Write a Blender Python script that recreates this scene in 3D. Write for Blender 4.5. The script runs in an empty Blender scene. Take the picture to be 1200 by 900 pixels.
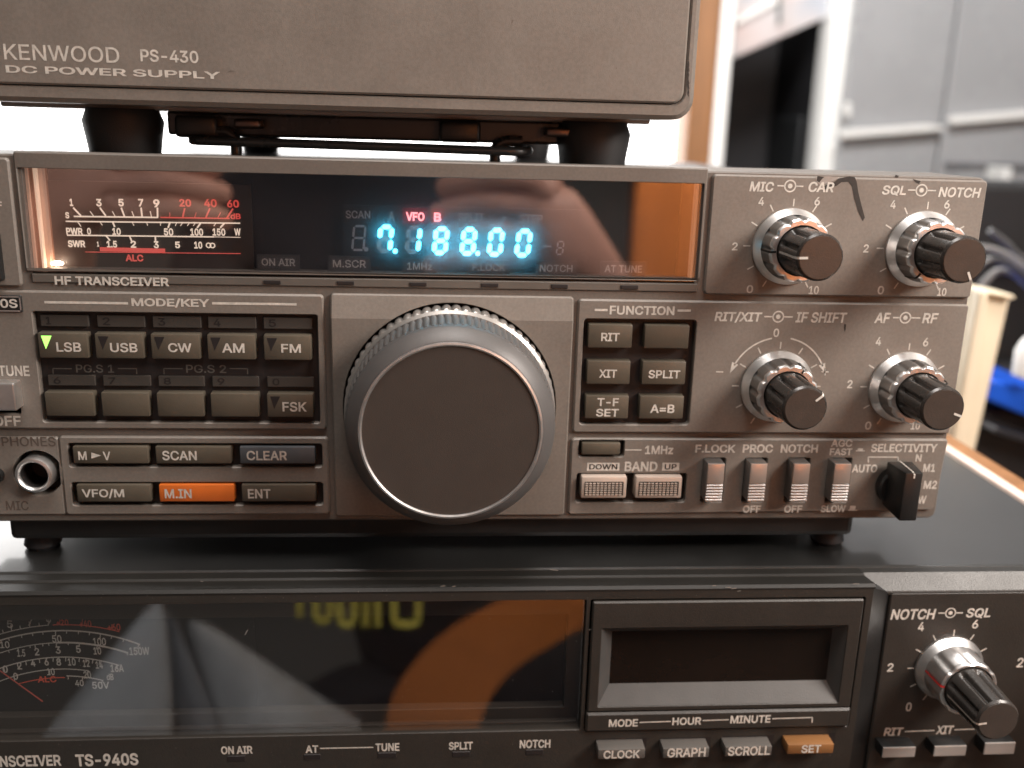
import bpy, bmesh, math, random, os
import numpy as np
from mathutils import Vector, Matrix
from mathutils.geometry import delaunay_2d_cdt
random.seed(7)
S = bpy.context.scene
COL = S.collection
MM = 0.001

# ------------------------------------------------------------------ camera, world, lamps, exposure
# All sizes below are in millimetres: X right, Y away from the viewer, Z up.
# The front panel of the middle set is the plane Y = 0, its lower edge Z = 0.
CAM = (-3.9, -246.26, 106.53)
YAW, PITCH, ROLL, FOC = 0.07889577, 0.26436692, 0.02772741, 1118.6   # measured from the straight edges
_cy, _sy = math.cos(YAW), math.sin(YAW)
FWD = Vector((_sy*math.cos(PITCH), _cy*math.cos(PITCH), -math.sin(PITCH)))
_r0 = Vector((_cy, -_sy, 0)); _u0 = _r0.cross(FWD)
RIGHT = math.cos(ROLL)*_r0 + math.sin(ROLL)*_u0
UP = -math.sin(ROLL)*_r0 + math.cos(ROLL)*_u0
cam = bpy.data.cameras.new('camera'); camo = bpy.data.objects.new('camera', cam); COL.objects.link(camo)
m = Matrix((RIGHT, UP, -FWD)).transposed().to_4x4(); m.translation = Vector(CAM)*MM
camo.matrix_world = m
cam.sensor_width = 36; cam.lens = 36*FOC/1200
cam.clip_start = 0.005; cam.clip_end = 50
cam.dof.use_dof = True; cam.dof.focus_distance = 0.243; cam.dof.aperture_fstop = 9
S.camera = camo

W = bpy.data.worlds.new('World'); S.world = W; W.use_nodes = True
W.node_tree.nodes['Background'].inputs[0].default_value = (1.0, 0.90, 0.80, 1)
W.node_tree.nodes['Background'].inputs[1].default_value = 0.10
S.view_settings.view_transform = 'Standard'; S.view_settings.look = 'None'
S.view_settings.exposure = 0; S.view_settings.gamma = 1

def area(name, loc, target, size, power, col):
    l = bpy.data.lights.new(name, 'AREA'); l.shape = 'DISK'; l.size = size*MM; l.energy = power; l.color = col
    o = bpy.data.objects.new(name, l); COL.objects.link(o)
    o.location = Vector(loc)*MM
    o.rotation_euler = (Vector(target)-Vector(loc)).to_track_quat('-Z', 'Y').to_euler()
    return o
area('key_lamp', (430, -230, 325), (75, 0, 50), 220, 4.9, (1.0, 0.90, 0.82))  # unseen key light, set close at upper right for the fall-off across the panels
area('room_lamp', (20, -250, 1000), (0, -360, 0), 450, 10, (1.0, 0.93, 0.88))
area('background_fill', (330, 330, 800), (600, 1000, 150), 300, 12, (1.0, 0.985, 0.97))  # added fill light, brightens the cabinet doors and shelf posts

# ------------------------------------------------------------------ helpers
def at(px, py, Y):
    """point of the plane Y seen at photograph pixel (px, py): used to read measurements off the photograph"""
    d = RIGHT*(px-600) + UP*(450-py) + FWD*FOC
    t = (Y-CAM[1])/d.y
    return Vector((CAM[0]+d.x*t, Y, CAM[2]+d.z*t))
def boxpx(x0, y0, x1, y1, Y):
    ym, xm = (y0+y1)/2, (x0+x1)/2
    return at(x0, ym, Y).x, at(x1, ym, Y).x, at(xm, y1, Y).z, at(xm, y0, Y).z     # X0 X1 Z0 Z1

WL = {}
def empty(name, loc, label, cat, group=None):
    o = bpy.data.objects.new(name, None); COL.objects.link(o)
    o.location = Vector(loc)*MM; WL[o] = Vector(loc); o.empty_display_size = .01
    o['label'] = label; o['category'] = cat
    if group: o['group'] = group
    return o
def obj(name, bm, mat, parent=None, smooth=None, label=None):
    vs = [v.co for v in bm.verts]
    lo = Vector([min(v[i] for v in vs) for i in range(3)]); hi = Vector([max(v[i] for v in vs) for i in range(3)])
    c = (lo+hi)/2
    if parent is None: c.z = lo.z
    for v in bm.verts: v.co = (v.co-c)*MM
    me = bpy.data.meshes.new(name); bm.to_mesh(me); bm.free()
    for mt in (mat if isinstance(mat, (list, tuple)) else [mat]): me.materials.append(mt)
    if smooth is not None:
        me.shade_smooth(); me.set_sharp_from_angle(angle=math.radians(smooth))
    o = bpy.data.objects.new(name, me); COL.objects.link(o)
    WL[o] = c.copy()
    if parent is not None:
        o.parent = parent; o.location = (c-WL[parent])*MM
    else: o.location = c*MM
    if label: o['label'] = label
    return o
def tag(o, label, cat, group=None, kind=None):
    o['label'] = label; o['category'] = cat
    if group: o['group'] = group
    if kind: o['kind'] = kind
    return o
def box(x0, x1, y0, y1, z0, z1, bev=0, seg=2, bm=None):
    t = bmesh.new()
    r = bmesh.ops.create_cube(t, size=1)
    for v in r['verts']:
        v.co = Vector(((x0+x1)/2+v.co.x*(x1-x0), (y0+y1)/2+v.co.y*(y1-y0), (z0+z1)/2+v.co.z*(z1-z0)))
    if bev: bmesh.ops.bevel(t, geom=t.edges[:], offset=bev, segments=seg, profile=.5, affect='EDGES')
    if bm is None: return t
    me = bpy.data.meshes.new('tmp'); t.to_mesh(me); t.free(); bm.from_mesh(me); bpy.data.meshes.remove(me)
    return bm
def rr(x0, x1, z0, z1, r, n=5, inset=0):
    x0 += inset; x1 -= inset; z0 += inset; z1 -= inset; r = max(r-inset, .02)
    pts = []
    for cx, cz, a0 in ((x1-r, z1-r, 0), (x0+r, z1-r, 90), (x0+r, z0+r, 180), (x1-r, z0+r, 270)):
        for k in range(n+1):
            a = math.radians(a0+90*k/n); pts.append((cx+r*math.cos(a), cz+r*math.sin(a)))
    return pts
def circ(x, z, r, n=96): return [(x+r*math.cos(2*math.pi*k/n), z+r*math.sin(2*math.pi*k/n)) for k in range(n)]
def loop(bm, pts, y): return [bm.verts.new((p[0], y, p[1])) for p in pts]
def bridge(bm, a, b):
    n = len(a)
    for i in range(n): bm.faces.new((a[i], a[(i+1) % n], b[(i+1) % n], b[i]))
def panel(outer, r, holes, yf, yb, c=.45, yh=None):
    """a moulded plate: rounded outline, chamfered edges, rounded openings; holes = [('r', x0,x1,z0,z1,rad) or ('c', x,z,rad)]"""
    bm = bmesh.new(); edges = []
    L0 = loop(bm, rr(*outer, r, 6, c), yf); L1 = loop(bm, rr(*outer, r, 6, 0), yf+c); L2 = loop(bm, rr(*outer, r, 6, 0), yb)
    bridge(bm, L0, L1); bridge(bm, L1, L2); fr = [L0]
    for h in holes:
        if h[0] == 'r': f = lambda i: rr(*h[1:5], h[5], 6, i)
        else: f = lambda i: circ(h[1], h[2], h[3]-i)
        cc = c*.45
        H0 = loop(bm, f(-cc), yf); H1 = loop(bm, f(0), yf+cc); H2 = loop(bm, f(0), yb if yh is None else yh)
        bridge(bm, H1, H0); bridge(bm, H2, H1); fr.append(H0)
    P = []; sg = []; vv = []
    for L in fr:
        k = len(P); P += [Vector((v.co.x, v.co.z)) for v in L]; vv += L; sg += [(k+i, k+(i+1) % len(L)) for i in range(len(L))]
    v2, _, fs, ov, _, _ = delaunay_2d_cdt(P, sg, [], 0, 1e-6)
    A = np.array([P[i] for i, _ in sg]); B = np.array([P[j] for _, j in sg])
    for f in fs:                                                      # keep what lies inside the outline and outside every opening
        x = sum(v2[i].x for i in f)/len(f); y = sum(v2[i].y for i in f)/len(f)
        hit = (A[:, 1] > y) != (B[:, 1] > y)
        xs = A[hit, 0]+(y-A[hit, 1])/(B[hit, 1]-A[hit, 1])*(B[hit, 0]-A[hit, 0])
        if (xs > x).sum() % 2 and all(ov[i] for i in f):
            try: bm.faces.new([vv[ov[i][0]] for i in f])
            except ValueError: pass
    bmesh.ops.recalc_face_normals(bm, faces=bm.faces[:])
    return bm
def lathe(cx, cz, prof, n=72, fn=None, bm=None, cap=True, ax=None):
    """turned part, axis along Y through (cx, cz): prof = [(radius, y)...]"""
    if bm is None: bm = bmesh.new()
    rings = []
    for i, (r, y) in enumerate(prof):
        R = []
        for k in range(n):
            a = 2*math.pi*k/n; q = r if fn is None else fn(r, a, i, y)
            R.append(bm.verts.new((cx+q*math.cos(a), y, cz+q*math.sin(a))))
        rings.append(R)
    for a, b in zip(rings, rings[1:]): bridge(bm, a, b)
    if cap:
        bm.faces.new(rings[0]); bm.faces.new(rings[-1])
    bmesh.ops.recalc_face_normals(bm, faces=bm.faces[:])
    return bm
def vlathe(cx, cy, prof, n=32, bm=None):
    """turned part with an upright axis: prof = [(radius, z)...]"""
    if bm is None: bm = bmesh.new()
    rings = [[bm.verts.new((cx+r*math.cos(2*math.pi*k/n), cy+r*math.sin(2*math.pi*k/n), z)) for k in range(n)] for r, z in prof]
    for a, b in zip(rings, rings[1:]): bridge(bm, a, b)
    bm.faces.new(rings[0]); bm.faces.new(rings[-1])
    bmesh.ops.recalc_face_normals(bm, faces=bm.faces[:])
    return bm
def tube(pts, r, n=10, bm=None):
    if bm is None: bm = bmesh.new()
    pts = [Vector(p) for p in pts]; rings = []
    up = Vector((0, 0, 1))
    for i, p in enumerate(pts):
        d = (pts[min(i+1, len(pts)-1)]-pts[max(i-1, 0)]).normalized()
        a = d.cross(up if abs(d.z) < .95 else Vector((1, 0, 0))).normalized(); b = d.cross(a)
        rings.append([bm.verts.new(p+r*(math.cos(2*math.pi*k/n)*a+math.sin(2*math.pi*k/n)*b)) for k in range(n)])
    for a, b in zip(rings, rings[1:]): bridge(bm, a, b)
    bm.faces.new(rings[0]); bm.faces.new(rings[-1])
    bmesh.ops.recalc_face_normals(bm, faces=bm.faces[:])
    return bm
def smooth_path(pts, n=8):
    pts = [Vector(p) for p in pts]; out = []
    for i in range(len(pts)-1):
        p0, p1, p2, p3 = pts[max(i-1, 0)], pts[i], pts[i+1], pts[min(i+2, len(pts)-1)]
        for k in range(n):
            t = k/n
            out.append(.5*((2*p1)+(-p0+p2)*t+(2*p0-5*p1+4*p2-p3)*t*t+(-p0+3*p1-3*p2+p3)*t**3))
    return out+[pts[-1]]
def prism(pts, y0, y1, bev=0):
    """outline pts (x, z) with real thickness from y0 to y1"""
    bm = bmesh.new()
    A = loop(bm, pts, y0); B = loop(bm, pts, y1)
    bridge(bm, A, B); bm.faces.new(A); bm.faces.new(B[::-1])
    bmesh.ops.recalc_face_normals(bm, faces=bm.faces[:])
    if bev: bmesh.ops.bevel(bm, geom=bm.edges[:], offset=bev, segments=2, profile=.5, affect='EDGES')
    return bm
# flat print (ink on a panel): quads, polygons, text
def quad(bm, p0, p1, w):
    """printed line between two (x, z) points, width w, at y"""
    (x0, y, z0), (x1, _, z1) = p0, p1
    d = Vector((x1-x0, 0, z1-z0)); n = Vector((-d.z, 0, d.x)).normalized()*w/2
    vs = [bm.verts.new(Vector((x0, y, z0))+n), bm.verts.new(Vector((x0, y, z0))-n),
          bm.verts.new(Vector((x1, y, z1))-n), bm.verts.new(Vector((x1, y, z1))+n)]
    bm.faces.new(vs)
def line(bm, x0, y0, x1, y1, Y, w): quad(bm, at(x0, y0, Y), at(x1, y1, Y), w)
def lineh(bm, x0, x1, y, Y, w):
    a, b = at(x0, y, Y), at(x1, y, Y); z = (a.z+b.z)/2
    quad(bm, Vector((a.x, Y, z)), Vector((b.x, Y, z)), w)
def poly(bm, pts, Y): bm.faces.new([bm.verts.new(at(x, y, Y)) for x, y in pts])
def ring(bm, cx, cz, r0, r1, Y, n=40, a0=0, a1=360):
    k = max(4, int(n*abs(a1-a0)/360)); prev = None
    for i in range(k+1):
        a = math.radians(a0+(a1-a0)*i/k)
        v = (bm.verts.new((cx+r0*math.cos(a), Y, cz+r0*math.sin(a))), bm.verts.new((cx+r1*math.cos(a), Y, cz+r1*math.sin(a))))
        if prev: bm.faces.new((prev[0], prev[1], v[1], v[0]))
        prev = v
def disc(bm, cx, cz, r, Y, n=24): bm.faces.new([bm.verts.new((cx+r*math.cos(2*math.pi*k/n), Y, cz+r*math.sin(2*math.pi*k/n))) for k in range(n)])
FONT = None
try: FONT = bpy.data.fonts.load(os.path.join(bpy.utils.system_resource('DATAFILES', path='fonts'), 'Inter.woff2'))
except Exception: FONT = None
def text_bm(bm, s, X0, X1, Z0, Z1, Y, bold=.012, shear=0, spacing=1.0):
    """letter outlines, made bolder by moving them outwards, filled by the winding rule as one clean layer"""
    c = bpy.data.curves.new('t', 'FONT'); c.body = s; c.size = 1; c.resolution_u = 3; c.shear = shear; c.fill_mode = 'NONE'
    c.space_character = spacing
    if FONT: c.font = FONT
    o = bpy.data.objects.new('t', c); me = bpy.data.meshes.new_from_object(o)
    co = np.array([(v.co.x, v.co.y) for v in me.vertices]); ed = [tuple(e.vertices) for e in me.edges]
    bpy.data.meshes.remove(me); bpy.data.objects.remove(o); bpy.data.curves.remove(c)
    nx = dict(ed); seen = set(); P = []; segs = []
    for st in nx:
        if st in seen: continue
        L = []; k = st
        while k not in seen: seen.add(k); L.append(k); k = nx.get(k, st)
        q = co[L]; q = q[np.hypot(*(q-np.roll(q, 1, 0)).T) > 1e-5]
        if len(q) < 3: continue
        d = np.roll(q, -1, 0)-q; d /= np.hypot(*d.T)[:, None]; n = np.stack([-d[:, 1], d[:, 0]], 1); m = n+np.roll(n, 1, 0)
        m /= np.maximum(.35, (m*n).sum(1))[:, None]; base = len(P)
        P += list(q+m*(bold*.8+.013))                       # left of the running direction is outside for these outlines
        segs += [(base+i, base+(i+1) % len(q)) for i in range(len(q))]
    P = np.array(P); A = P[[a_ for a_, _ in segs]]; B = P[[b_ for _, b_ in segs]]
    v2, _, fs = delaunay_2d_cdt([Vector(p) for p in P], segs, [], 0, 1e-5)[:3]
    V = np.array([tuple(v) for v in v2]); F = np.array([f for f in fs if len(f) == 3]); C_ = V[F].mean(1)
    x, y = C_[:, 0][:, None], C_[:, 1][:, None]
    up = (A[:, 1] <= y) & (B[:, 1] > y); dn = (A[:, 1] > y) & (B[:, 1] <= y)
    cr = (B[:, 0]-A[:, 0])*(y-A[:, 1])-(x-A[:, 0])*(B[:, 1]-A[:, 1])
    wn = (up & (cr > 0)).sum(1)-(dn & (cr < 0)).sum(1)
    F = F[wn != 0]; used = np.unique(F); a, e = V[used].min(0); b, f = V[used].max(0)
    vs = {i: bm.verts.new((X0+(V[i][0]-a)/(b-a)*(X1-X0), Y, Z0+(V[i][1]-e)/(f-e)*(Z1-Z0))) for i in used}
    for t in F: bm.faces.new([vs[i] for i in t])
def textpx(bm, s, x0, y0, x1, y1, Y, bold=.012, shear=0):
    """text fitted to the place where it stands in the photograph (top left, bottom right)"""
    ym = (y0+y1)/2
    text_bm(bm, s, at(x0, ym, Y).x, at(x1, ym, Y).x, at(x1, y1, Y).z, at(x0, y0, Y).z, Y, bold, shear)
def word(s, x0, y0, x1, y1, Y, mat, parent, bold=.012, shear=0, name='lettering'):
    bm = bmesh.new(); textpx(bm, s, x0, y0, x1, y1, Y, bold, shear); return obj(name, bm, mat, parent)

# ------------------------------------------------------------------ materials
def mat(name, base, rough=.5, metal=0, var=.12, vscale=60, bump=0, bscale=3000, emit=None, estr=0, spec=.5, coat=0, streak=None, rvar=.1, fine=0):
    M = bpy.data.materials.new(name); M.use_nodes = True
    nt = M.node_tree; N = nt.nodes; L = nt.links; b = N['Principled BSDF']
    b.inputs['Metallic'].default_value = metal
    b.inputs['Specular IOR Level'].default_value = spec
    if coat: b.inputs['Coat Weight'].default_value = coat; b.inputs['Coat Roughness'].default_value = .08
    tc = N.new('ShaderNodeTexCoord'); vec = tc.outputs['Object']
    if streak:
        mp = N.new('ShaderNodeMapping'); mp.inputs['Scale'].default_value = streak; L.new(vec, mp.inputs['Vector']); vec = mp.outputs['Vector']
    n1 = N.new('ShaderNodeTexNoise'); n1.inputs['Scale'].default_value = vscale; n1.inputs['Detail'].default_value = 8; n1.inputs['Roughness'].default_value = .65
    L.new(vec, n1.inputs['Vector'])
    rp = N.new('ShaderNodeValToRGB')
    rp.color_ramp.elements[0].position = .3; rp.color_ramp.elements[1].position = .7
    rp.color_ramp.elements[0].color = tuple(max(0, c*(1-var)) for c in base)+(1,)
    rp.color_ramp.elements[1].color = tuple(min(1, c*(1+var)) for c in base)+(1,)
    L.new(n1.outputs['Fac'], rp.inputs['Fac']); L.new(rp.outputs['Color'], b.inputs['Base Color'])
    if fine:                                                         # speckled lacquer and small grimy blotches
        n3 = N.new('ShaderNodeTexNoise'); n3.inputs['Scale'].default_value = 1300; n3.inputs['Detail'].default_value = 4
        n4 = N.new('ShaderNodeTexNoise'); n4.inputs['Scale'].default_value = 130; n4.inputs['Detail'].default_value = 6; n4.inputs['Roughness'].default_value = .75
        m3 = N.new('ShaderNodeMapRange'); m3.inputs['From Min'].default_value = .35; m3.inputs['From Max'].default_value = .65; m3.inputs['To Min'].default_value = 1-fine; m3.inputs['To Max'].default_value = 1+fine
        m4 = N.new('ShaderNodeMapRange'); m4.inputs['From Min'].default_value = .60; m4.inputs['From Max'].default_value = .74; m4.inputs['To Min'].default_value = 1; m4.inputs['To Max'].default_value = .88
        mm = N.new('ShaderNodeMath'); mm.operation = 'MULTIPLY'; mv = N.new('ShaderNodeVectorMath'); mv.operation = 'SCALE'
        for nn_, q_ in ((n3, m3), (n4, m4)): L.new(tc.outputs['Object'], nn_.inputs['Vector']); L.new(nn_.outputs['Fac'], q_.inputs['Value'])
        L.new(m3.outputs[0], mm.inputs[0]); L.new(m4.outputs[0], mm.inputs[1]); L.new(rp.outputs['Color'], mv.inputs[0]); L.new(mm.outputs[0], mv.inputs['Scale']); L.new(mv.outputs[0], b.inputs['Base Color'])
    mr = N.new('ShaderNodeMapRange'); mr.inputs['To Min'].default_value = max(.02, rough-rvar); mr.inputs['To Max'].default_value = min(1, rough+rvar)
    L.new(n1.outputs['Fac'], mr.inputs['Value']); L.new(mr.outputs['Result'], b.inputs['Roughness'])
    if bump:
        n2 = N.new('ShaderNodeTexNoise'); n2.inputs['Scale'].default_value = bscale; n2.inputs['Detail'].default_value = 3
        L.new(tc.outputs['Object'], n2.inputs['Vector'])
        bp = N.new('ShaderNodeBump'); bp.inputs['Strength'].default_value = bump; bp.inputs['Distance'].default_value = .0002
        L.new(n2.outputs['Fac'], bp.inputs['Height']); L.new(bp.outputs['Normal'], b.inputs['Normal'])
    if emit:
        b.inputs['Emission Color'].default_value = emit+(1,); b.inputs['Emission Strength'].default_value = estr
    return M
def glass_mat(name, tint, refl, rough=.0):
    M = bpy.data.materials.new(name); M.use_nodes = True; nt = M.node_tree; N = nt.nodes; L = nt.links
    N.remove(N['Principled BSDF']); out = N['Material Output']
    t = N.new('ShaderNodeBsdfTransparent'); t.inputs[0].default_value = tint+(1,)
    g = N.new('ShaderNodeBsdfGlossy'); g.inputs['Roughness'].default_value = rough
    n = N.new('ShaderNodeTexNoise'); n.inputs['Scale'].default_value = 90; n.inputs['Detail'].default_value = 6
    mr = N.new('ShaderNodeMapRange'); mr.inputs['To Min'].default_value = refl*.92; mr.inputs['To Max'].default_value = refl*1.08
    tc = N.new('ShaderNodeTexCoord'); L.new(tc.outputs['Object'], n.inputs['Vector'])
    L.new(n.outputs['Fac'], mr.inputs['Value'])
    mx = N.new('ShaderNodeMixShader'); L.new(mr.outputs['Result'], mx.inputs[0]); L.new(t.outputs[0], mx.inputs[1]); L.new(g.outputs[0], mx.inputs[2])
    L.new(mx.outputs[0], out.inputs['Surface'])
    return M
def emis(name, col, s):
    return mat(name, (.3, .3, .3), .5, emit=col, estr=s)

M = dict(
    paint=mat('taupe_paint', (.170, .150, .131), .44, var=.11, vscale=38, fine=.07, bump=.22, bscale=5200),
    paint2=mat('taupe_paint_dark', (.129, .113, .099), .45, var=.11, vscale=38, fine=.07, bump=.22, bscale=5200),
    strip=mat('strip_paint', (.11, .098, .086), .38, var=.08, bump=.25),
    recess=mat('recess_plastic', (.014, .011, .011), .55, var=.2),
    key=mat('key_plastic', (.083, .070, .052), .42, var=.10, vscale=150, bump=.2),
    strip_key=mat('strip_plastic', (.045, .040, .035), .5, var=.1, bump=.2),
    key_blue=mat('blue_grey_key', (.075, .083, .092), .42, bump=.2),
    key_orange=mat('orange_key', (.62, .145, .022), .4, bump=.15),
    ink=mat('white_ink', (.52, .49, .445), .6, var=.25, vscale=700),
    ink_dim=mat('grey_ink', (.10, .094, .086), .6, var=.12, vscale=500),
    ink_mid=mat('pale_ink', (.52, .50, .48), .6, var=.12, vscale=500),
    ink_black=mat('black_ink', (.012, .010, .010), .6),
    black=mat('black_plastic', (.012, .012, .012), .38, var=.2, bump=.25, bscale=1500),
    rubber=mat('black_rubber', (.014, .014, .015), .55, var=.25, bump=.3),
    steel=mat('black_steel', (.022, .023, .024), .28, var=.3, vscale=40),
    cap=mat('cap_plastic', (.034, .030, .027), .27, var=.15, vscale=120, bump=.2),
    cap_face=mat('cap_face_plastic', (.050, .040, .034), .3, var=.12, vscale=200, bump=.2),
    silver=mat('silver_metal', (.80, .79, .78), .38, metal=1, var=.10, vscale=200, rvar=.08),
    dull=mat('dull_metal', (.36, .355, .35), .40, metal=1, var=.15, vscale=200),
    brass=mat('copper_trim', (.72, .46, .30), .3, metal=1, var=.2, vscale=120),
    dial=mat('dial_grey', (.088, .084, .082), .44, var=.08, vscale=90, bump=.15),
    dial_face=mat('dial_face', (.050, .040, .034), .6, var=.05, vscale=120, bump=.25, bscale=5000, spec=.3),
    dial_knurl=mat('dial_knurl', (.34, .32, .30), .34, metal=.6, var=.12, vscale=160),
    screw=mat('screw_metal', (.13, .10, .09), .4, metal=1),
    chip=mat('worn_bare_patch', (.020, .015, .012), .6, var=.4, vscale=900),
    glassd=glass_mat('display_glass', (.86, .84, .84), .15),
    glass9=glass_mat('window_glass', (.88, .87, .86), .115),
    case=mat('dark_case_paint', (.040, .040, .042), .42, var=.15, bump=.4, bscale=1800),
    case9=mat('black_case_paint', (.016, .016, .0155), .34, var=.18, vscale=30, bump=.10, bscale=4000, rvar=.05, spec=1.0, coat=.8),
    front9=mat('dark_front_paint', (.027, .0235, .020), .44, var=.12, fine=.08, bump=.35, bscale=2600),
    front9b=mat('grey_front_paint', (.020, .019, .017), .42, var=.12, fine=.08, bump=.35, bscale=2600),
    btn9=mat('grey_button', (.085, .078, .071), .4, var=.1, bump=.25),
    orange9=mat('brown_orange_button', (.20, .092, .032), .42, bump=.2),
    backing=mat('display_backing', (.022, .018, .020), .5, var=.2),
    white=mat('white_laminate', (.78, .78, .76), .4, var=.03, vscale=20),
    grey=mat('grey_door', (.33, .335, .345), .28, var=.06, vscale=6),
    wood=mat('wood', (.27, .125, .048), .42, var=.3, vscale=14, streak=(6, 6, .6)),
    cream=mat('cream_plastic', (.74, .66, .50), .45, var=.06, vscale=30),
)

# ================================================================== THE MIDDLE SET
TR = empty('radio_transceiver', (2, 130, -12), 'taupe radio transceiver with lit cyan display and large round tuning dial, middle of the stack', 'radio')
X0, X1 = -135.2, 139.6
obj('case', box(-131, 131, 27, 270, 1, 90, 1.2), M['case'], TR)
# front frame behind the separate panels, with its lip over the case
DZ0, DZ1 = at(330, 340, 0).z, at(500, 193.5, 0).z           # lower and upper edge of the display bezel
Zs2 = at(360, 345.3, 0).z                                    # upper edge of the lower panels
dl, dr = at(22.5, 260, 0).x, at(826, 260, 0).x               # bezel left and right
# -- top left corner panel, top right knob panel
P0 = obj('corner_panel', panel((X0, dl-1.0, at(15, 336, 0).z, 95.7), 1, [], 0, 12), M['paint'], TR)
word('OFF', -26, 235.5, 2.5, 245, -.06, M['ink'], P0)
rk = box(*boxpx(-40, 270, 3.2, 329, 0)[:2], -2, 2, *boxpx(-40, 270, 3.2, 329, 0)[2:], .8)
obj('rocker_switch', rk, M['black'], TR)
zru = at(980, 347.5, 0).z
KP = obj('upper_knob_panel', panel((dr+1.2, X1, zru, 95.9), 1.2, [], 0, 12), M['paint'], TR)

# -- display: bezel, glass, what lies behind it
gx0, gx1, gz0, gz1 = at(25, 255, 0).x, at(822, 265, 0).x, at(420, 322.5, 0).z, at(420, 206, 0).z
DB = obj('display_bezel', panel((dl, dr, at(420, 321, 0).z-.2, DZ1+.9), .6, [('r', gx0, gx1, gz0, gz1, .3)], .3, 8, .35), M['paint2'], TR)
dw = obj('display_window', box(gx0-.6, gx1+.6, 1.0, 2.2, gz0-.5, gz1+.5), M['glassd'], TR)
bk = bmesh.new(); box(gx0-2, gx1+2, 8.0, 8.6, gz0-2, gz1+2, bm=bk)
box(gx0-2, gx1+2, 2.4, 8, gz1+.6, gz1+1.2, bm=bk); box(gx0-2, gx1+2, 2.4, 8, gz0-1.2, gz0-.6, bm=bk)
obj('display_backing', bk, M['backing'], TR)
ls = obj('lamp_strip', panel((dl+1.3, dr-.4, at(420, 340, 0).z+.6, at(420, 322.5, 0).z-.9), .3, [], .5, 9, .3), M['strip'], TR)
word('HF TRANSCEIVER', 64, 323.3, 198, 335.6, .44, M['ink'], ls, .016)
for x0, y0, x1, y1 in ((309, 328.5, 329, 333), (395, 329.5, 415, 333.8), (480, 331, 500, 335.3), (564, 332, 584, 336.5), (646, 333.2, 665.5, 338), (727.5, 334.2, 748, 339)):
    a = boxpx(x0, y0, x1, y1, .4); obj('indicator_lamp', box(a[0], a[1], .2, 1, a[2], a[3], .15), M['recess'], ls)
# meter
YM = 6.0
mp_ = boxpx(60, 214, 296, 316, YM+.6)
mplate = obj('meter_plate', box(mp_[0], mp_[1], YM+.3, YM+1, mp_[2], mp_[3]), mat('meter_face', (.055, .040, .033), .5, var=.25, vscale=50), TR)
E_w = emis('meter_white_glow', (1.0, .80, .62), 1.25); E_r = emis('meter_red_glow', (1.0, .03, .012), .85)
mw = bmesh.new(); mr_ = bmesh.new(); Y = YM
for s, a, b, c, d in (('1', 81.5, 232.8, 85.5, 241.5), ('3', 112.5, 233, 119, 242), ('5', 138.5, 233, 145, 242), ('7', 162, 233, 168, 242), ('9', 179.5, 233.5, 187, 243), ('S', 76.5, 248.5, 81, 256),
        ('PWR', 77.5, 266.8, 97, 275), ('0', 102, 267, 106.5, 275), ('10', 131.5, 267, 141.5, 275.5), ('50', 192, 267.3, 203, 276.3), ('100', 223, 267.5, 238, 276.5), ('150', 249, 267.5, 264, 276.5), ('W', 274.5, 267.6, 282, 276),
        ('SWR', 79.5, 281.5, 100, 290), ('1', 113.5, 283, 116, 289), ('1.5', 125, 282, 137, 290.5), ('2', 153, 282, 159.5, 290.5), ('3', 180, 282.5, 186, 291), ('5', 205, 283, 211, 291), ('10', 227.5, 283, 237, 291.5)):
    textpx(mw, s, a, b, c, d, Y, .022)
for s, a, b, c, d in (('20', 210, 233, 224, 242.5), ('40', 239, 233, 254, 243), ('60', 266, 234, 280, 243.5), ('dB', 270, 250, 282, 257), ('ALC', 147, 298, 168, 306.5)):
    textpx(mr_, s, a, b, c, d, Y, .022)
w = .30
for q in ((86.5, 253.6, 185.2, 254.8, .38), (95, 253, 85.7, 243.3, .42), (124, 253, 117, 243.3, .42), (146, 254, 142, 243.3, .42), (166.5, 254, 165.3, 243.3, .42), (184.7, 255, 184.5, 243.3, .42),
          (109.5, 253, 105.5, 247.5, .22), (135, 253.5, 131.5, 247.5, .22), (157, 254, 154.5, 247.5, .22), (177.5, 254, 176, 247.5, .22),
          (77, 259.4, 281.5, 261.6, .34), (91, 260, 95, 265.5, .24), (117, 260, 120, 264, .2), (132, 260.3, 134.5, 266, .42), (155, 260.5, 157, 264.5, .2), (172, 261, 173, 264.5, .2), (188.5, 261, 188, 264.5, .2),
          (199, 261, 197, 267, .42), (207, 261, 205.5, 264.7, .2), (214, 261, 211.5, 264.7, .2), (222, 261, 219.5, 264.7, .2), (229, 261, 226.5, 264.7, .2), (235.5, 261, 231, 267, .42), (253, 261.5, 250.5, 265, .2), (263, 261.5, 258, 267, .42),
          (78.5, 275.6, 251, 277.6, .34), (251, 277.6, 282, 278.2, .18), (124, 276, 129, 282, .38), (152, 277, 154.5, 283, .38), (182, 277.5, 182.3, 284, .38)):
    line(mw, *q[:4], Y-.01, q[4])
a = at(241.5+2.9, 287.5, Y); b = at(249, 287.7, Y)
ring(mw, a.x, a.z, .42, .72, Y); ring(mw, b.x, b.z, .42, .72, Y)
for q in ((188, 254.8, 269, 256, .34), (199, 255, 199, 249, .2), (214, 255, 216.5, 244, .42), (228, 255, 230, 249, .2), (241, 255.5, 246, 244, .42), (255, 255.5, 258.5, 249, .2), (265.5, 256, 273, 244.5, .42), (100, 295.3, 282, 297.2, .2), (117, 292, 193.5, 293.8, 1.05)):
    line(mr_, *q[:4], Y-.02, q[4])
obj('meter_scale', mw, E_w, mplate); obj('meter_red_scale', mr_, E_r, mplate)
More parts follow.
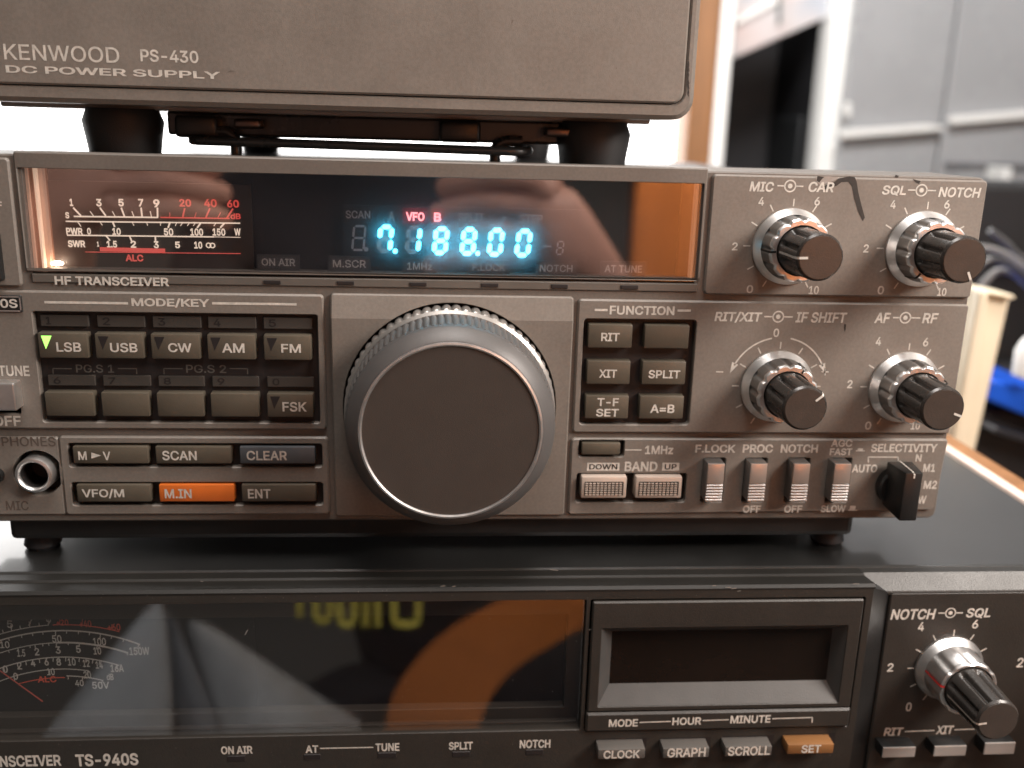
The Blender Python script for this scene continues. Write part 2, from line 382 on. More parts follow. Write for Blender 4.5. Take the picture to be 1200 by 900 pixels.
# lit acrylic light guides at both ends of the window
G1 = mat('light_guide', (.55, .36, .26), .25, var=.3, vscale=160, emit=(1.0, .60, .42), estr=.24, streak=(1, 1, .25))
G2 = mat('light_guide_edge', (.8, .6, .45), .2, emit=(1.0, .72, .52), estr=.75)
G3 = mat('light_guide_shade', (.30, .15, .09), .3, var=.4, vscale=160, emit=(.8, .32, .16), estr=.10, streak=(1, 1, .25))
def guide(px0, px1, m_, y0=2.6, y1=7, n='light_guide'):
    a_ = boxpx(px0, 205, px1, 313, y0)
    obj(n, box(a_[0], a_[1], y0, y1, gz0-.4, gz1+.4, .1), m_, TR)
guide(25.5, 38, G1, 2.5); guide(38.5, 43.5, G3, 3.2); guide(44, 46.8, G2, 2.8); guide(47.2, 55, G1, 4.4); guide(55.3, 60, G3, 6.2)
a_ = boxpx(814.5, 216, 820.5, 325, 2.6); obj('light_guide', box(a_[0]-.2, a_[1], 2.6, 7, gz0-.4, gz1+.4, .1), mat('end_guide', (.7, .5, .36), .3, var=.2, emit=(1, .62, .40), estr=.22), TR)
a_ = boxpx(797, 216, 812, 325, 5.6); obj('light_guide', box(a_[0], a_[1], 6.2, 7.6, gz0-.4, gz1+.4, .1), mat('end_wall', (.22, .09, .04), .35, var=.2), TR)
lb = bmesh.new(); q = at(66, 309, 3.6)
bmesh.ops.create_uvsphere(lb, u_segments=16, v_segments=8, radius=.9)
for v in lb.verts: v.co = Vector((q.x+v.co.x*1.8, 4.2+v.co.y, q.z+v.co.z*.7))
obj('meter_lamp', lb, emis('meter_lamp_glow', (1, .80, .60), 34), TR, 60)

# vacuum fluorescent read-out: every segment is a small lit bar
E_c = emis('cyan_glow', (.062, .60, .86), 22.0); E_red = emis('red_glow', (1.0, .16, .16), 2.6)
ghost = mat('unlit_segment', (.38, .37, .38), .5); ghost_l = mat('unlit_word', (.36, .33, .33), .5)
YV = 5.5
fd = obj('frequency_display', box(*boxpx(402, 243, 690, 303, YV+.8)[:2], YV+.7, YV+1.2, *boxpx(402, 243, 690, 303, YV+.8)[2:]), mat('readout_base', (.030, .028, .030), .45, var=.2), TR)
SEG = {'0': 'abcdef', '1': 'bc', '2': 'abged', '3': 'abgcd', '4': 'fgbc', '5': 'afgcd', '6': 'afgecd', '7': 'abcf', '8': 'abcdefg', ' ': '', '-': 'g'}
def digit(cx, cy, wpx, hpx, ch, lit, th=.40, slant=.10):
    """one seven segment figure; returns bmeshes of its lit and of its dark segments"""
    c_ = at(cx, cy, YV); W2 = (at(cx+wpx/2, cy, YV).x-at(cx-wpx/2, cy, YV).x)/2; H2 = (at(cx, cy-hpx/2, YV).z-at(cx, cy+hpx/2, YV).z)/2
    t = th; a_ = bmesh.new(); b_ = bmesh.new()
    P = {'a': ((-W2, H2), (W2, H2)), 'g': ((-W2, 0), (W2, 0)), 'd': ((-W2, -H2), (W2, -H2)), 'f': ((-W2, H2), (-W2, 0)), 'b': ((W2, H2), (W2, 0)), 'e': ((-W2, 0), (-W2, -H2)), 'c': ((W2, 0), (W2, -H2))}
    for k, (p, q_) in P.items():
        p = Vector(p); q_ = Vector(q_); d = (q_-p).normalized(); n = Vector((-d.y, d.x)); e = .16
        p2 = p+d*(t+e)*.9; q2 = q_-d*(t+e)*.9
        pts = [p+d*e, p2+n*t, q2+n*t, q_-d*e, q2-n*t, p2-n*t]
        tgt = a_ if (lit and k in SEG[ch]) else b_
        tgt_pts = [(c_.x+v.x+slant*v.y, c_.z+v.y) for v in pts]
        A = loop(tgt, tgt_pts, YV); B = loop(tgt, tgt_pts, YV+.12); bridge(tgt, A, B); tgt.faces.new(A)
    return a_, b_
for i, (cx, cy, ch) in enumerate(((420.5, 279, ' '), (451.5, 280, '7'), (484.5, 281, '1'), (516.5, 282.2, '8'), (549, 283, '8'), (581, 284, '0'), (613.5, 285, '0'))):
    lit = ch != ' '
    a_, b_ = digit(cx, cy, 13.2, 28, ch, lit, .62 if lit else .3)
    if len(a_.verts): obj('lit_digit', a_, E_c, fd)
    else: a_.free()
    if len(b_.verts): obj('dark_segments', b_, ghost, fd)
    else: b_.free()
for x, y, l in ((463, 294.3, 1), (559.7, 297, 1), (429, 292, 0)):
    t_ = bmesh.new(); q = at(x, y, YV); disc(t_, q.x, q.z, .62, YV-.02, 16); obj('decimal_point', t_, E_c if l else ghost, fd)
a_, b_ = digit(656.5, 290.5, 7, 15, ' ', False, .2); a_.free(); obj('dark_segments', b_, ghost, fd)
t_ = bmesh.new(); line(t_, 636.5, 288.5, 646, 288.8, YV, .5); obj('dark_segments', t_, ghost, fd)
rp_ = boxpx(472.5, 243.5, 499.5, 262.5, YV); 
for x0, y0, x1, y1, s in ((475.5, 248.3, 497.5, 259.3, 'VFO'), (508.5, 249, 517, 260, 'B')):
    pb = boxpx(x0-3.5, y0-4.5, x1+3.5, y1+3, YV+.5)
    obj('red_halo_plate', box(pb[0], pb[1], YV+.45, YV+.68, pb[2], pb[3]), mat('red_halo', (.16, .006, .009), .4, emit=(1, .02, .04), estr=.05), fd)  # dark red plate stands in for the glow round the lit letters
    t_ = bmesh.new(); textpx(t_, s, x0, y0, x1, y1, YV-.02, .03); obj('lit_lettering', t_, emis('red_white_glow', (1, .26, .28), 4.5), fd)
for s, a, b, c, d in (('SCAN', 405, 246.5, 434, 256.5), ('A', 455, 247.8, 462.5, 258.5), ('SPLIT', 537, 249.3, 567.5, 260), ('STEP', 608.5, 251, 636, 262)):
    word(s, a, b, c, d, YV-.02, ghost_l, fd)
t_ = bmesh.new()
for k in range(3):
    q = at(591, 255.5, YV); v = Vector((math.cos(k*math.pi/3), 0, math.sin(k*math.pi/3)))*.75
    quad(t_, q-v, q+v, .22)
obj('lettering', t_, ghost_l, fd)
fm = bpy.data.materials.new('halo_sheet'); fm.use_nodes = True; nt = fm.node_tree; nt.nodes.remove(nt.nodes['Principled BSDF'])
t1 = nt.nodes.new('ShaderNodeBsdfTransparent'); t1.inputs[0].default_value = (.93, .93, .93, 1); t2 = nt.nodes.new('ShaderNodeBsdfTranslucent'); t2.inputs[0].default_value = (.85, .92, 1, 1)
nn = nt.nodes.new('ShaderNodeTexNoise'); nn.inputs['Scale'].default_value = 400; mq = nt.nodes.new('ShaderNodeMapRange'); mq.inputs['To Min'].default_value = .18; mq.inputs['To Max'].default_value = .22
mx = nt.nodes.new('ShaderNodeMixShader'); nt.links.new(nn.outputs['Fac'], mq.inputs['Value']); nt.links.new(mq.outputs['Result'], mx.inputs[0]); nt.links.new(t1.outputs[0], mx.inputs[1]); nt.links.new(t2.outputs[0], mx.inputs[2]); nt.links.new(mx.outputs[0], nt.nodes['Material Output'].inputs[0])
b = (at(300, 260, YV).x, gx1+.4, gz0-.4, gz1+.4); q = bmesh.new(); q.faces.new([q.verts.new(p) for p in ((b[0], YV-2.2, b[2]), (b[1], YV-2.2, b[2]), (b[1], YV-2.2, b[3]), (b[0], YV-2.2, b[3]))])
obj('halo_sheet', q, fm, fd)  # added scattering sheet, spreads the digits' light into a halo
# names of the lamps along the lower edge of the window
tab = mat('label_tab', (.060, .056, .056), .5)
for s, a, b, c, d in (('ON AIR', 306.5, 302.6, 346, 312), ('M.SCR', 390, 304.2, 429, 314), ('1MHz', 477, 307.6, 506.5, 316.5), ('F.LOCK', 553.5, 308.8, 592.5, 317.8), ('NOTCH', 632.5, 309.8, 671, 319), ('AT TUNE', 708.5, 310.5, 752.5, 319.8)):
    pb = boxpx(a-5, b-4, c+5, d+4, 4.4)
    t_ = obj('lamp_label', box(pb[0], pb[1], 4.3, 4.9, pb[2], pb[3]), tab, TR)
    word(s, a, b, c, d, 4.2, M['ink_mid'], t_, .004)

# -- mode / key panel
mz0 = at(230, 503.5, 0).z
ra = (at(44, 430, 0).x, at(373.5, 430, 0).x, at(210, 495.5, 0).z, at(210, 367, 0).z)
tun = (at(-16, 466, 0).x, at(22.5, 466, 0).x, at(5, 485, 0).z, at(5, 446.5, 0).z)
MP = obj('mode_panel', panel((X0, at(381, 430, 0).x, mz0, Zs2), 1.0, [('r', *ra, .6), ('r', *tun, .6)], 0, 6), M['paint'], TR)
obj('key_well', box(ra[0]-1, ra[1]+1, 2.2, 3, ra[2]-1, ra[3]+1), M['recess'], TR)
obj('key_well', box(tun[0]-1, tun[1]+1, 4.2, 5, tun[2]-1, tun[3]+1), M['recess'], TR)
word('MODE/KEY', 154, 349, 245.5, 361, -.06, M['ink'], MP, .016)
t_ = bmesh.new(); lineh(t_, 52, 150, 354.8, -.06, .62); lineh(t_, 248.5, 347.5, 356.0, -.06, .62); obj('printed_line', t_, M['ink'], MP)
word('TUNE', -2, 428.3, 34.5, 441, -.06, M['ink'], MP); word('OFF', -8.5, 487, 24.5, 499.5, -.06, M['ink'], MP)
bx = boxpx(-16, 449.5, 17.8, 481.5, -4)
lv = obj('slide_switch', box(bx[0], bx[1], -4, 4.2, bx[2], bx[3], .4), M['silver'], TR)
# badge
bb = boxpx(-60, 345.4, 26.3, 365.2, 0)
bd = obj('badge', panel((bb[0], bb[1], bb[2], bb[3]), .3, [], -.45, 1, .15), M['black'], TR)
t_ = bmesh.new(); zz = ((bb[3]-.35), (bb[2]+.35))
for z in zz: quad(t_, Vector((bb[0]+.2, -.5, z)), Vector((bb[1]-.2, -.5, z)), .34)
quad(t_, Vector((bb[1]-.36, -.5, bb[3]-.2)), Vector((bb[1]-.36, -.5, bb[2]+.2)), .34)
obj('badge_border', t_, M['silver'], bd)
word('TS-430S', -54, 349.5, 20.3, 361, -.5, M['ink'], bd)

YK = -.9
def snap(rows):
    """boxes of one row share one height"""
    bs = [boxpx(*r, YK) for r in rows]; z0 = sum(b[2] for b in bs)/len(bs); z1 = sum(b[3] for b in bs)/len(bs)
    return [(b[0], b[1], z0, z1) for b in bs]
def key(b, m_, yf=YK, yb=2.2, bev=.35, name='key', par=None, label=None):
    bm = box(b[0], b[1], yf, yb, b[2], b[3], bev, 2)
    for v in bm.verts:                                             # keys taper a little towards the front
        t = max(0, min(1, (v.co.y-yf)/(yb-yf))); v.co.x += (v.co.x-(b[0]+b[1])/2)*.012*t; v.co.z += (v.co.z-(b[2]+b[3])/2)*.02*t
    return obj(name, bm, m_, par or TR, 40, label)
r1 = snap([(45, 391, 103, 420), (111.5, 391.3, 168, 420.3), (177, 391.8, 234, 421), (243, 392.3, 299, 421.3), (309, 392.8, 364.5, 421.5)])
s1 = snap([(43.5, 372, 100, 385), (110.5, 372, 166.5, 385.5), (176, 372.5, 233, 386), (241.5, 373, 298, 387), (307, 373.5, 364.5, 387)])
r2 = snap([(53, 460, 110, 487.8), (119, 460.4, 174.5, 488), (184, 460.8, 238.5, 488.3), (247, 461.2, 303, 488.5), (313, 461.5, 367, 489.2)])
s2 = snap([(52.5, 443, 108, 454.8), (117.5, 443, 173.5, 455), (183, 443.2, 237, 455.2), (246.5, 443.5, 301.5, 455.6), (311.5, 443.7, 366.5, 456)])
for row, st, names, nums, tw in ((r1, s1, ('LSB', 'USB', 'CW', 'AM', 'FM'), '12345', ((66, 401, 95, 412.5), (129, 401.7, 161, 413), (197, 402, 224.5, 413), (260, 402.3, 286.5, 413.5), (329.5, 403, 352.5, 413.5))),
                                 (r2, s2, ('', '', '', '', 'FSK'), '67890', (0, 0, 0, 0, (331, 471, 359.5, 482.5)))):
    for i in range(5):
        k = key(row[i], M['key'])
        if names[i]:
            word(names[i], *tw[i], YK-.06, M['ink'], k, .006)
            b = row[i]; t_ = bmesh.new(); x = b[0]+.9; z = b[3]-.7
            t_.faces.new([t_.verts.new(p) for p in ((x, YK-.05, z), (x+2.6, YK-.05, z), (x+.9, YK-.05, z-3.5))])
            obj('lamp_triangle', t_, emis('green_glow', (.30, 1.0, .07), 2.0) if names[i] == 'LSB' else M['recess'], k, label='lit green lamp triangle' if names[i] == 'LSB' else None)
        b = st[i]; sk = obj('number_strip', box(b[0], b[1], 1.2, 2.2, b[2], b[3], .15), M['strip_key'], TR)
        t_ = bmesh.new(); h = (b[3]-b[2]); text_bm(t_, nums[i], b[0]+1.4, b[0]+(2.6 if nums[i] == '1' else 3.2), b[2]+h*.18, b[3]-h*.16, 1.14, 0); obj('lettering', t_, M['ink_black'], sk)
for s, a, b, c, d, br in (('PG.S 1', 89, 427, 133.5, 437, (62, 84, 138, 160)), ('PG.S 2', 218, 427.3, 265, 437.3, (192, 214, 269, 290))):
    t_ = bmesh.new(); textpx(t_, s, a, b, c, d, 2.1, 0)
    for u, v, e in ((br[0], br[1], br[0]), (br[2], br[3], br[3])):
        line(t_, u, 431.8, v, 432.1, 2.1, .28); line(t_, e, 431.8, e+.3, 438.5, 2.1, .28)
    obj('lettering', t_, M['ink_dim'], MP)

# -- lower left: memory keys and the headphone socket
lz0, lz1 = at(230, 603.3, 0).z, at(230, 511.8, 0).z
LP = (at(72.5, 557, 0).x, at(385.5, 557, 0).x, lz0, lz1)
w1 = boxpx(80, 519.8, 377.7, 547.6, 0); w2 = boxpx(84, 565.3, 378.7, 592.3, 0)
MK = obj('memory_key_panel', panel(LP, 1.0, [('r', *w1, .8), ('r', *w2, .8)], 0, 6), M['paint'], TR)
for w_ in (w1, w2): obj('key_well', box(w_[0]-.6, w_[1]+.6, 2.2, 3, w_[2]-.6, w_[3]+.6), M['recess'], TR)
k1 = snap([(85.5, 523.6, 173.5, 543.4), (182.3, 523.8, 270.5, 543.5), (281, 523.7, 369, 543.5)])
k2 = snap([(90, 568, 176.5, 588), (186.5, 568.2, 274.3, 588), (283.3, 568.2, 370, 588)])
ks = [key(b, M['key_blue'] if i == 2 else M['key']) for i, b in enumerate(k1)]
ks2 = [key(b, M['key_orange'] if i == 1 else M['key'], label='orange key' if i == 1 else None) for i, b in enumerate(k2)]
t_ = bmesh.new(); textpx(t_, 'M', 91.7, 529, 101.5, 539, YK-.06, .006); textpx(t_, 'V', 120.5, 529.3, 129.5, 539.2, YK-.06, .006); poly(t_, ((107, 530.3), (118.5, 533.8), (107, 537.4)), YK-.06)
obj('lettering', t_, M['ink'], ks[0])
for s, q_, k in (('SCAN', (190, 528.3, 230.5, 539.5), ks[1]), ('CLEAR', (289, 528.3, 336.5, 539.5), ks[2]), ('VFO/M', (96, 573, 145.5, 584), ks2[0]), ('M.IN', (193, 573.2, 224.5, 584), ks2[1]), ('ENT', (290.5, 573.2, 317, 584), ks2[2])):
    word(s, *q_, YK-.06, M['ink'], k, .006)
jx, jz = at(44, 555, 0).x, at(44, 555, 0).z
SP = obj('socket_panel', panel((X0, LP[0]-.05, lz0-.1, lz1-.3), .8, [('c', jx, jz, 6.35)], .25, 8), M['paint'], TR)
jk = obj('headphone_socket', lathe(jx, jz, [(6.3, 4.5), (6.3, 5.5), (.5, 5.5)], 48, cap=False), M['recess'], TR)
jp = at(38.7, 558, -2.2)
obj('socket_ring', lathe(jp.x, jp.z, [(3.5, -1.2), (3.6, -1.8), (4.05, -2.2), (4.65, -2.0), (4.85, -1.4), (4.9, 5.5)], 64, cap=False), M['silver'], jk, 50)
obj('socket_hole', lathe(jp.x, jp.z, [(3.52, -1.3), (3.4, 1), (3.3, 9), (.3, 9)], 48, cap=False), M['ink_black'], jk)
t_ = bmesh.new(); textpx(t_, 'PHONES', 2, 511.8, 65, 523.2, .2, -.004); textpx(t_, 'MIC', 7, 587, 33.5, 598, .2, -.004)
obj('lettering', t_, mat('worn_relief', (.085, .066, .055), .5), SP)
sp2 = at(-5, 557, 0); obj('microphone_socket', lathe(sp2.x, sp2.z, [(1.5, -.5), (1.9, -1.6), (2.1, -1.6), (2.2, .5)], 32), M['black'], TR, 40)

# -- tuning dial panel
dx0, dx1, dz0, dz1 = at(390.3, 475, 0).x, at(666.7, 475, 0).x, at(528, 604.5, 0).z, at(528, 347.6, 0).z+.35
KX, KZ = -.9, 33.15
zb = at(528, 373.2, 0).z
bm = panel((dx0, dx1, dz0, dz1), .8, [('c', KX, KZ, 28.4)], 0, 6, .35)
for v in bm.verts:                                                # the upper strip slopes out to a crease, the rest back in
    pass
geom = bm.verts[:]+bm.edges[:]+bm.faces[:]
bmesh.ops.bisect_plane(bm, geom=geom, plane_co=(0, 0, zb), plane_no=(0, 0, 1))
for v in bm.verts:
    if v.co.y < 1.5: v.co.y -= 1.7*((dz1-v.co.z)/(dz1-zb) if v.co.z > zb else (v.co.z-dz0)/(zb-dz0))
TP = obj('tuning_panel', bm, M['paint'], TR)
obj('dial_well', lathe(KX, KZ, [(28.4, 5.8), (10, 5.9)], 96, cap=False), M['recess'], TR)
TD = obj('tuning_dial', lathe(KX, KZ, [(24.0, 3), (26.2, -8.5), (26.4, -10), (26.15, -18.6), (25.9, -19.2), (23.2, -21.7), (22.9, -21.9), (22.6, -22), (22.3, -20.5)], 160), M['dial'], TR, 30)
def kn(n, d):
    return lambda r, a, i, y: r*(1-(d*(1-abs(math.cos(a*n/2))**.7) if i in (1, 2, 3) else 0))
obj('knurled_skirt', lathe(KX, KZ, [(26.0, 1.5), (27.9, .6), (28.0, -1.8), (27.7, -4.6), (27.0, -5.2), (24, -5.4)], 66*8, kn(66, .028), cap=False), M['dial_knurl'], TD, 35)
obj('knurled_ridge', lathe(KX, KZ, [(25, -5.4), (27.5, -5.6), (27.6, -6.4), (26.8, -7.0), (25, -7.1)], 160, cap=False), M['dial_knurl'], TD, 30)
obj('knurled_grip', lathe(KX, KZ, [(25.5, -7.0), (26.9, -7.4), (26.75, -14), (26.35, -17.2), (25.6, -17.4)], 90*6, kn(90, .022), cap=False), M['dial'], TD, 35)
obj('dial_rim', lathe(KX, KZ, [(22.9, -21.4), (22.7, -22.3), (22.25, -22.45), (21.85, -22.2), (21.8, -21.4)], 160, cap=False), M['silver'], TD, 40)
obj('dial_face', lathe(KX, KZ, [(21.9, -21.5), (21.8, -21.95), (10, -21.9), (.5, -21.9)], 128), M['dial_face'], TD, 40)

# -- function keys and the lower knob panel
fz0 = at(890, 508, 0).z
fa = (at(681.5, 436, 0).x, at(812, 436, 0).x, at(743, 497.8, 0).z, at(750, 374.3, 0).z)
FP = obj('function_panel', panel((at(674.3, 430, 0).x, X1, fz0, Zs2-.2), 1.0, [('r', *fa, 1.0)], 0, 6), M['paint'], TR)
obj('key_well', box(fa[0]-.6, fa[1]+.6, 2.2, 3, fa[2]-.6, fa[3]+.6), M['recess'], TR)
word('FUNCTION', 714.5, 358, 790.5, 369.6, -.06, M['ink'], FP, .014)
t_ = bmesh.new(); lineh(t_, 697, 712, 363.3, -.06, .62); lineh(t_, 794, 809.5, 364, -.06, .62); obj('printed_line', t_, M['ink'], FP)
fk = snap([(689.5, 380.5, 741, 407.5), (755.5, 381, 807.5, 408.8)])+snap([(688, 423, 738.5, 450), (752.5, 423.5, 803.5, 451)])+snap([(686, 463.5, 736.5, 490.5), (749.5, 464.5, 801, 491)])
for i, (b, s) in enumerate(zip(fk, ((('RIT', 704.5, 390, 726, 400),), (), (('XIT', 702, 433, 723, 442.8),), (('SPLIT', 760, 433.7, 797, 443.6),), (('T-F', 700, 466.5, 725, 476), ('SET', 698.5, 479, 725, 488.3)), (('A=B', 762, 474, 790.5, 484),)))):
    k = key(b, M['key'])
    if s:
        t_ = bmesh.new()
        for q_ in s: textpx(t_, *q_, YK-.06, .008)
        obj('lettering', t_, M['ink'], k)

def mono(bm, s, q_, shear=0): textpx(bm, s, *q_, -.06, .014, shear)
def knob_scale(parent, words, sym, sl, cx, cz, nums, kind, Y=-.06, r0=10.3, rn=13.6, ink='ink'):
    """print round one knob: words, the dot in a circle, figures, ticks every 30 degrees"""
    bm = bmesh.new()
    for s, *q_ in words: textpx(bm, s, *q_, Y, .012, .12)
    p = at(*sym, Y); ring(bm, p.x, p.z, 1.25, 1.62, Y); disc(bm, p.x, p.z, .62, Y)
    a = at(sl[0], sym[1], Y); b = at(sl[1], sym[1], Y)
    quad(bm, Vector((a.x, Y, p.z)), Vector((p.x-1.45, Y, p.z)), .36); quad(bm, Vector((p.x+1.45, Y, p.z)), Vector((b.x, Y, p.z)), .36)
    for k in range(11):
        an = math.radians(240-30*k); d = Vector((math.cos(an), 0, math.sin(an))); c = Vector((cx, Y, cz))
        if kind == 'rit' and k in (9, 10): continue
        quad(bm, c+d*(r0+.2), c+d*(r0+2.1), .34)
    for s, *q_ in nums: textpx(bm, s, *q_, Y, .006)
    if kind == 'rit':
        ra_ = 13.6
        ring(bm, cx, cz, ra_-.2, ra_+.2, Y, 120, 101, 155); ring(bm, cx, cz, ra_-.2, ra_+.2, Y, 120, 79, 25)
        for s_, an in ((1, 155), (-1, 25)):
            an = math.radians(an); c = Vector((cx, Y, cz)); d = Vector((math.cos(an), 0, math.sin(an))); t = Vector((-d.z, 0, d.x))*s_
            bm.faces.new([bm.verts.new(v) for v in (c+d*(ra_+1.0)-t*.6, c+d*(ra_-.9)-t*.6, c+d*ra_+t*2.4)])
        for x0, y0, x1, y1 in ((839, 435.7, 847.5, 435.9), (962.5, 435.6, 971, 435.8), (966.7, 431.5, 966.9, 439.9)): line(bm, x0, y0, x1, y1, Y, .34)
    return obj('knob_scale', bm, M[ink], parent)
def knob(parent, cx, cz, yb, outer_ang, inner_ang, big=1.0, depth=21.5, outer_ink='black', ribbed=None, flutes=12, capr=1.07, ring_l=0, taper=1.0):
    """two concentric controls: turned metal ring outside, fluted dark cap inside"""
    s = big
    fl = lambda n, d, rng: (lambda r, a, i, y: r*(1-(d*max(0, math.cos(a*n))**1.5 if i in rng else 0)))
    o = obj('knob', lathe(cx, cz, [(10.0*s, yb), (10.0*s, yb-.7), (9.6*s, yb-1.3), (8.75*s, yb-2.6), (8.55*s, yb-2.9)], 96, cap=False), M['silver'], parent, 25)
    fd_ = .075 if flutes == 12 else .06; e = ring_l
    obj('outer_ring', lathe(cx, cz, [(8.55*s, yb-2.5), (8.5*s, yb-3.2), (8.2*s, yb-8.0-e), (7.9*s, yb-8.6-e)], 144, fl(flutes, fd_, (1, 2, 3)), cap=False), M['dull'] if ribbed is None else ribbed, o, 40)
    obj('ring_edge', lathe(cx, cz, [(8.22*s, yb-7.9-e), (8.15*s, yb-8.6-e), (7.7*s, yb-9.0-e), (6.1*s*capr, yb-9.0-e), (5.8*s*capr, yb-8-e)], 144, fl(flutes, fd_, (0, 1, 2)), cap=False), M['silver'], o, 40)
    q = s*capr; qt = q*taper
    obj('inner_cap', lathe(cx, cz, [(5.7*q, yb-6), (5.7*q, yb-9.3-e), (5.6*q, yb-10.2-e), (5.5*qt, yb-depth+1.6), (5.45*qt, yb-depth+.6), (5.0*qt, yb-depth)], 160, fl(9, .17, (2, 3)), cap=True), M['cap'], o, 32)
    obj('cap_face', lathe(cx, cz, [(4.95*qt, yb-depth+.2), (4.85*qt, yb-depth-.15), (.3, yb-depth-.18)], 64), M['cap_face'], o, 40)
    an = math.radians(inner_ang); d = Vector((math.cos(an), 0, math.sin(an))); t = Vector((-d.z, 0, d.x))*.30; C_ = Vector((cx, 0, cz))
    t_ = bmesh.new()
    pts = [(5.66*q, yb-9.8-e), (5.6*qt, yb-depth+1.2), (5.3*qt, yb-depth+.2), (4.9*qt, yb-depth-.25), (2.9*qt, yb-depth-.27)]
    prev = None
    for r, y in pts:
        v = [t_.verts.new(C_+d*(r+.06)+t+Vector((0, y, 0))), t_.verts.new(C_+d*(r+.06)-t+Vector((0, y, 0)))]
        if prev: t_.faces.new((prev[0], prev[1], v[1], v[0]))
        prev = v
    obj('pointer_line', t_, M['ink'], o)
    an = math.radians(outer_ang); d = Vector((math.cos(an), 0, math.sin(an))); t = Vector((-d.z, 0, d.x))*.28
    t_ = bmesh.new(); prev = None
    for r, y in ((8.75*s, yb-3.2), (8.42*s, yb-8.1-e), (8.2*s, yb-8.8-e), (7.7*s, yb-9.06-e), (6.2*s*capr, yb-9.06-e)):
        v = [t_.verts.new(C_+d*r+t+Vector((0, y, 0))), t_.verts.new(C_+d*r-t+Vector((0, y, 0)))]
        if prev: t_.faces.new((prev[0], prev[1], v[1], v[0]))
        prev = v
    obj('ring_mark', t_, outer_ink if not isinstance(outer_ink, str) else M[outer_ink], o)
    return o
KN = [(87.8, 77.7), (124.0, 77.7), (88.2, 39.6), (124.3, 39.6)]
knob_scale(KP, (('MIC', 878.5, 212.5, 907, 225), ('CAR', 947.5, 212.8, 977.5, 225.6)), (926, 218), (911, 941.5), *KN[0],
    (('0', 875, 334, 882.5, 343.5), ('2', 858, 284, 864.5, 293.5), ('4', 889, 231, 895.5, 241), ('6', 954.5, 230.8, 961, 241), ('10', 948, 335, 959.5, 345)), '')
knob_scale(KP, (('SQL', 1034, 217, 1062, 229.5), ('NOTCH', 1100, 219, 1149.5, 232)), (1080, 223), (1064, 1097), *KN[1],
    (('0', 1028.5, 335, 1036, 345), ('2', 1012, 286.3, 1018, 296), ('4', 1043.5, 234.6, 1049.8, 244.5), ('6', 1106.5, 234.4, 1113, 244.5), ('10', 1098.5, 337.3, 1109, 347)), '')
knob_scale(FP, (('RIT/XIT', 837.5, 365, 893, 378.5), ('IF SHIFT', 932.5, 365.5, 992.5, 378.7)), (912, 371.2), (895.5, 929), *KN[2],
    (('0', 906.5, 385, 913, 395),), 'rit')
knob_scale(FP, (('AF', 1025, 366.3, 1043.5, 378.7), ('RF', 1081, 366.8, 1099.5, 379)), (1061, 372.4), (1046.5, 1078.5), *KN[3],
    (('0', 1013.8, 494, 1021, 503.5), ('2', 993, 445.3, 999, 455), ('4', 1026.5, 395, 1032.6, 405), ('6', 1081.8, 396, 1088, 406), ('10', 1067.5, 494.5, 1078, 503.5)), '')
for (cx, cz), oa, ia in zip(KN, (183, 232, 62, 25), (182, 295, 40, -20)): knob(TR, cx, cz, 0, oa, ia)
# the chip in the paint under the top edge
t_ = bmesh.new(); poly(t_, ((996, 206.5), (1002, 208), (1004, 213), (1006, 226), (1010, 242), (1013.5, 255), (1011, 259), (1006, 249), (1001, 233), (998.5, 219), (994, 213), (986, 213.5), (980, 218), (972, 219.5), (964, 223.5), (961, 221), (963, 219.5), (969, 216.5), (978, 213), (983, 209)), -.05)
bmesh.ops.triangulate(t_, faces=t_.faces[:]); obj('paint_chip', t_, M['chip'], KP)
t_ = bmesh.new(); poly(t_, ((956, 207.5), (970, 206.5), (984, 207.6), (978, 211.5), (968, 215), (961, 216.5), (957, 213)), -.04); obj('worn_patch', t_, mat('pale_wear', (.27, .245, .225), .4, var=.2, vscale=600), KP)
t_ = bmesh.new(); poly(t_, ((958, 206.4), (966, 207.4), (964, 209), (960, 214), (957, 211.5)), -.055); obj('paint_chip', t_, M['chip'], KP)
t_ = bmesh.new(); poly(t_, ((989.5, 379.5), (991.5, 380), (991, 386), (989.8, 389), (989, 384)), -.05); obj('paint_chip', t_, M['chip'], FP)
t_ = bmesh.new(); poly(t_, ((1069, 209.5), (1074, 211), (1079, 212), (1077, 215.5), (1073.5, 214)), -.05); obj('paint_chip', t_, M['chip'], KP)

# -- lower right: band buttons, switches, selector
qz0, qz1 = at(880, 602.8, 0).z, at(880, 514.2, 0).z
b1 = boxpx(678, 515.5, 731.5, 535.6, 0); b2 = boxpx(675, 554.7, 804, 588.8, 0)
sw = [boxpx(x, 536.7, x+26, 588.6, 0) for x in (822.5, 871, 921, 969.5)]
bmo = panel((at(667.8, 555, 0).x, X1, qz0, qz1), 1.0, [('r', *b1, .8), ('r', *b2, .8)]+[('r', *s_, .5) for s_ in sw], 0, 6)
for v in bmo.verts:                                                # clipped lower right corner
    dxz = (X1-v.co.x)+(v.co.z-qz0)
    if dxz < 3.4: v.co.x -= (3.4-dxz)/2; v.co.z += (3.4-dxz)/2
SL = obj('selectivity_panel', bmo, M['paint'], TR)
for w_ in [b1, b2]: obj('key_well', box(w_[0]-.5, w_[1]+.5, 2.2, 3, w_[2]-.5, w_[3]+.5), M['recess'], TR)
for w_ in sw: obj('switch_well', box(w_[0]-.4, w_[1]+.4, 3.4, 4.2, w_[2]-.4, w_[3]+.4), M['recess'], TR)
key(boxpx(682, 519.3, 727, 533, YK), M['key'])
t_ = bmesh.new(); lineh(t_, 732.5, 752, 527.3, -.06, .34); mono(t_, '1MHz', (756, 522.3, 789, 532.3)); mono(t_, 'BAND', (732, 541, 770.5, 552.3))
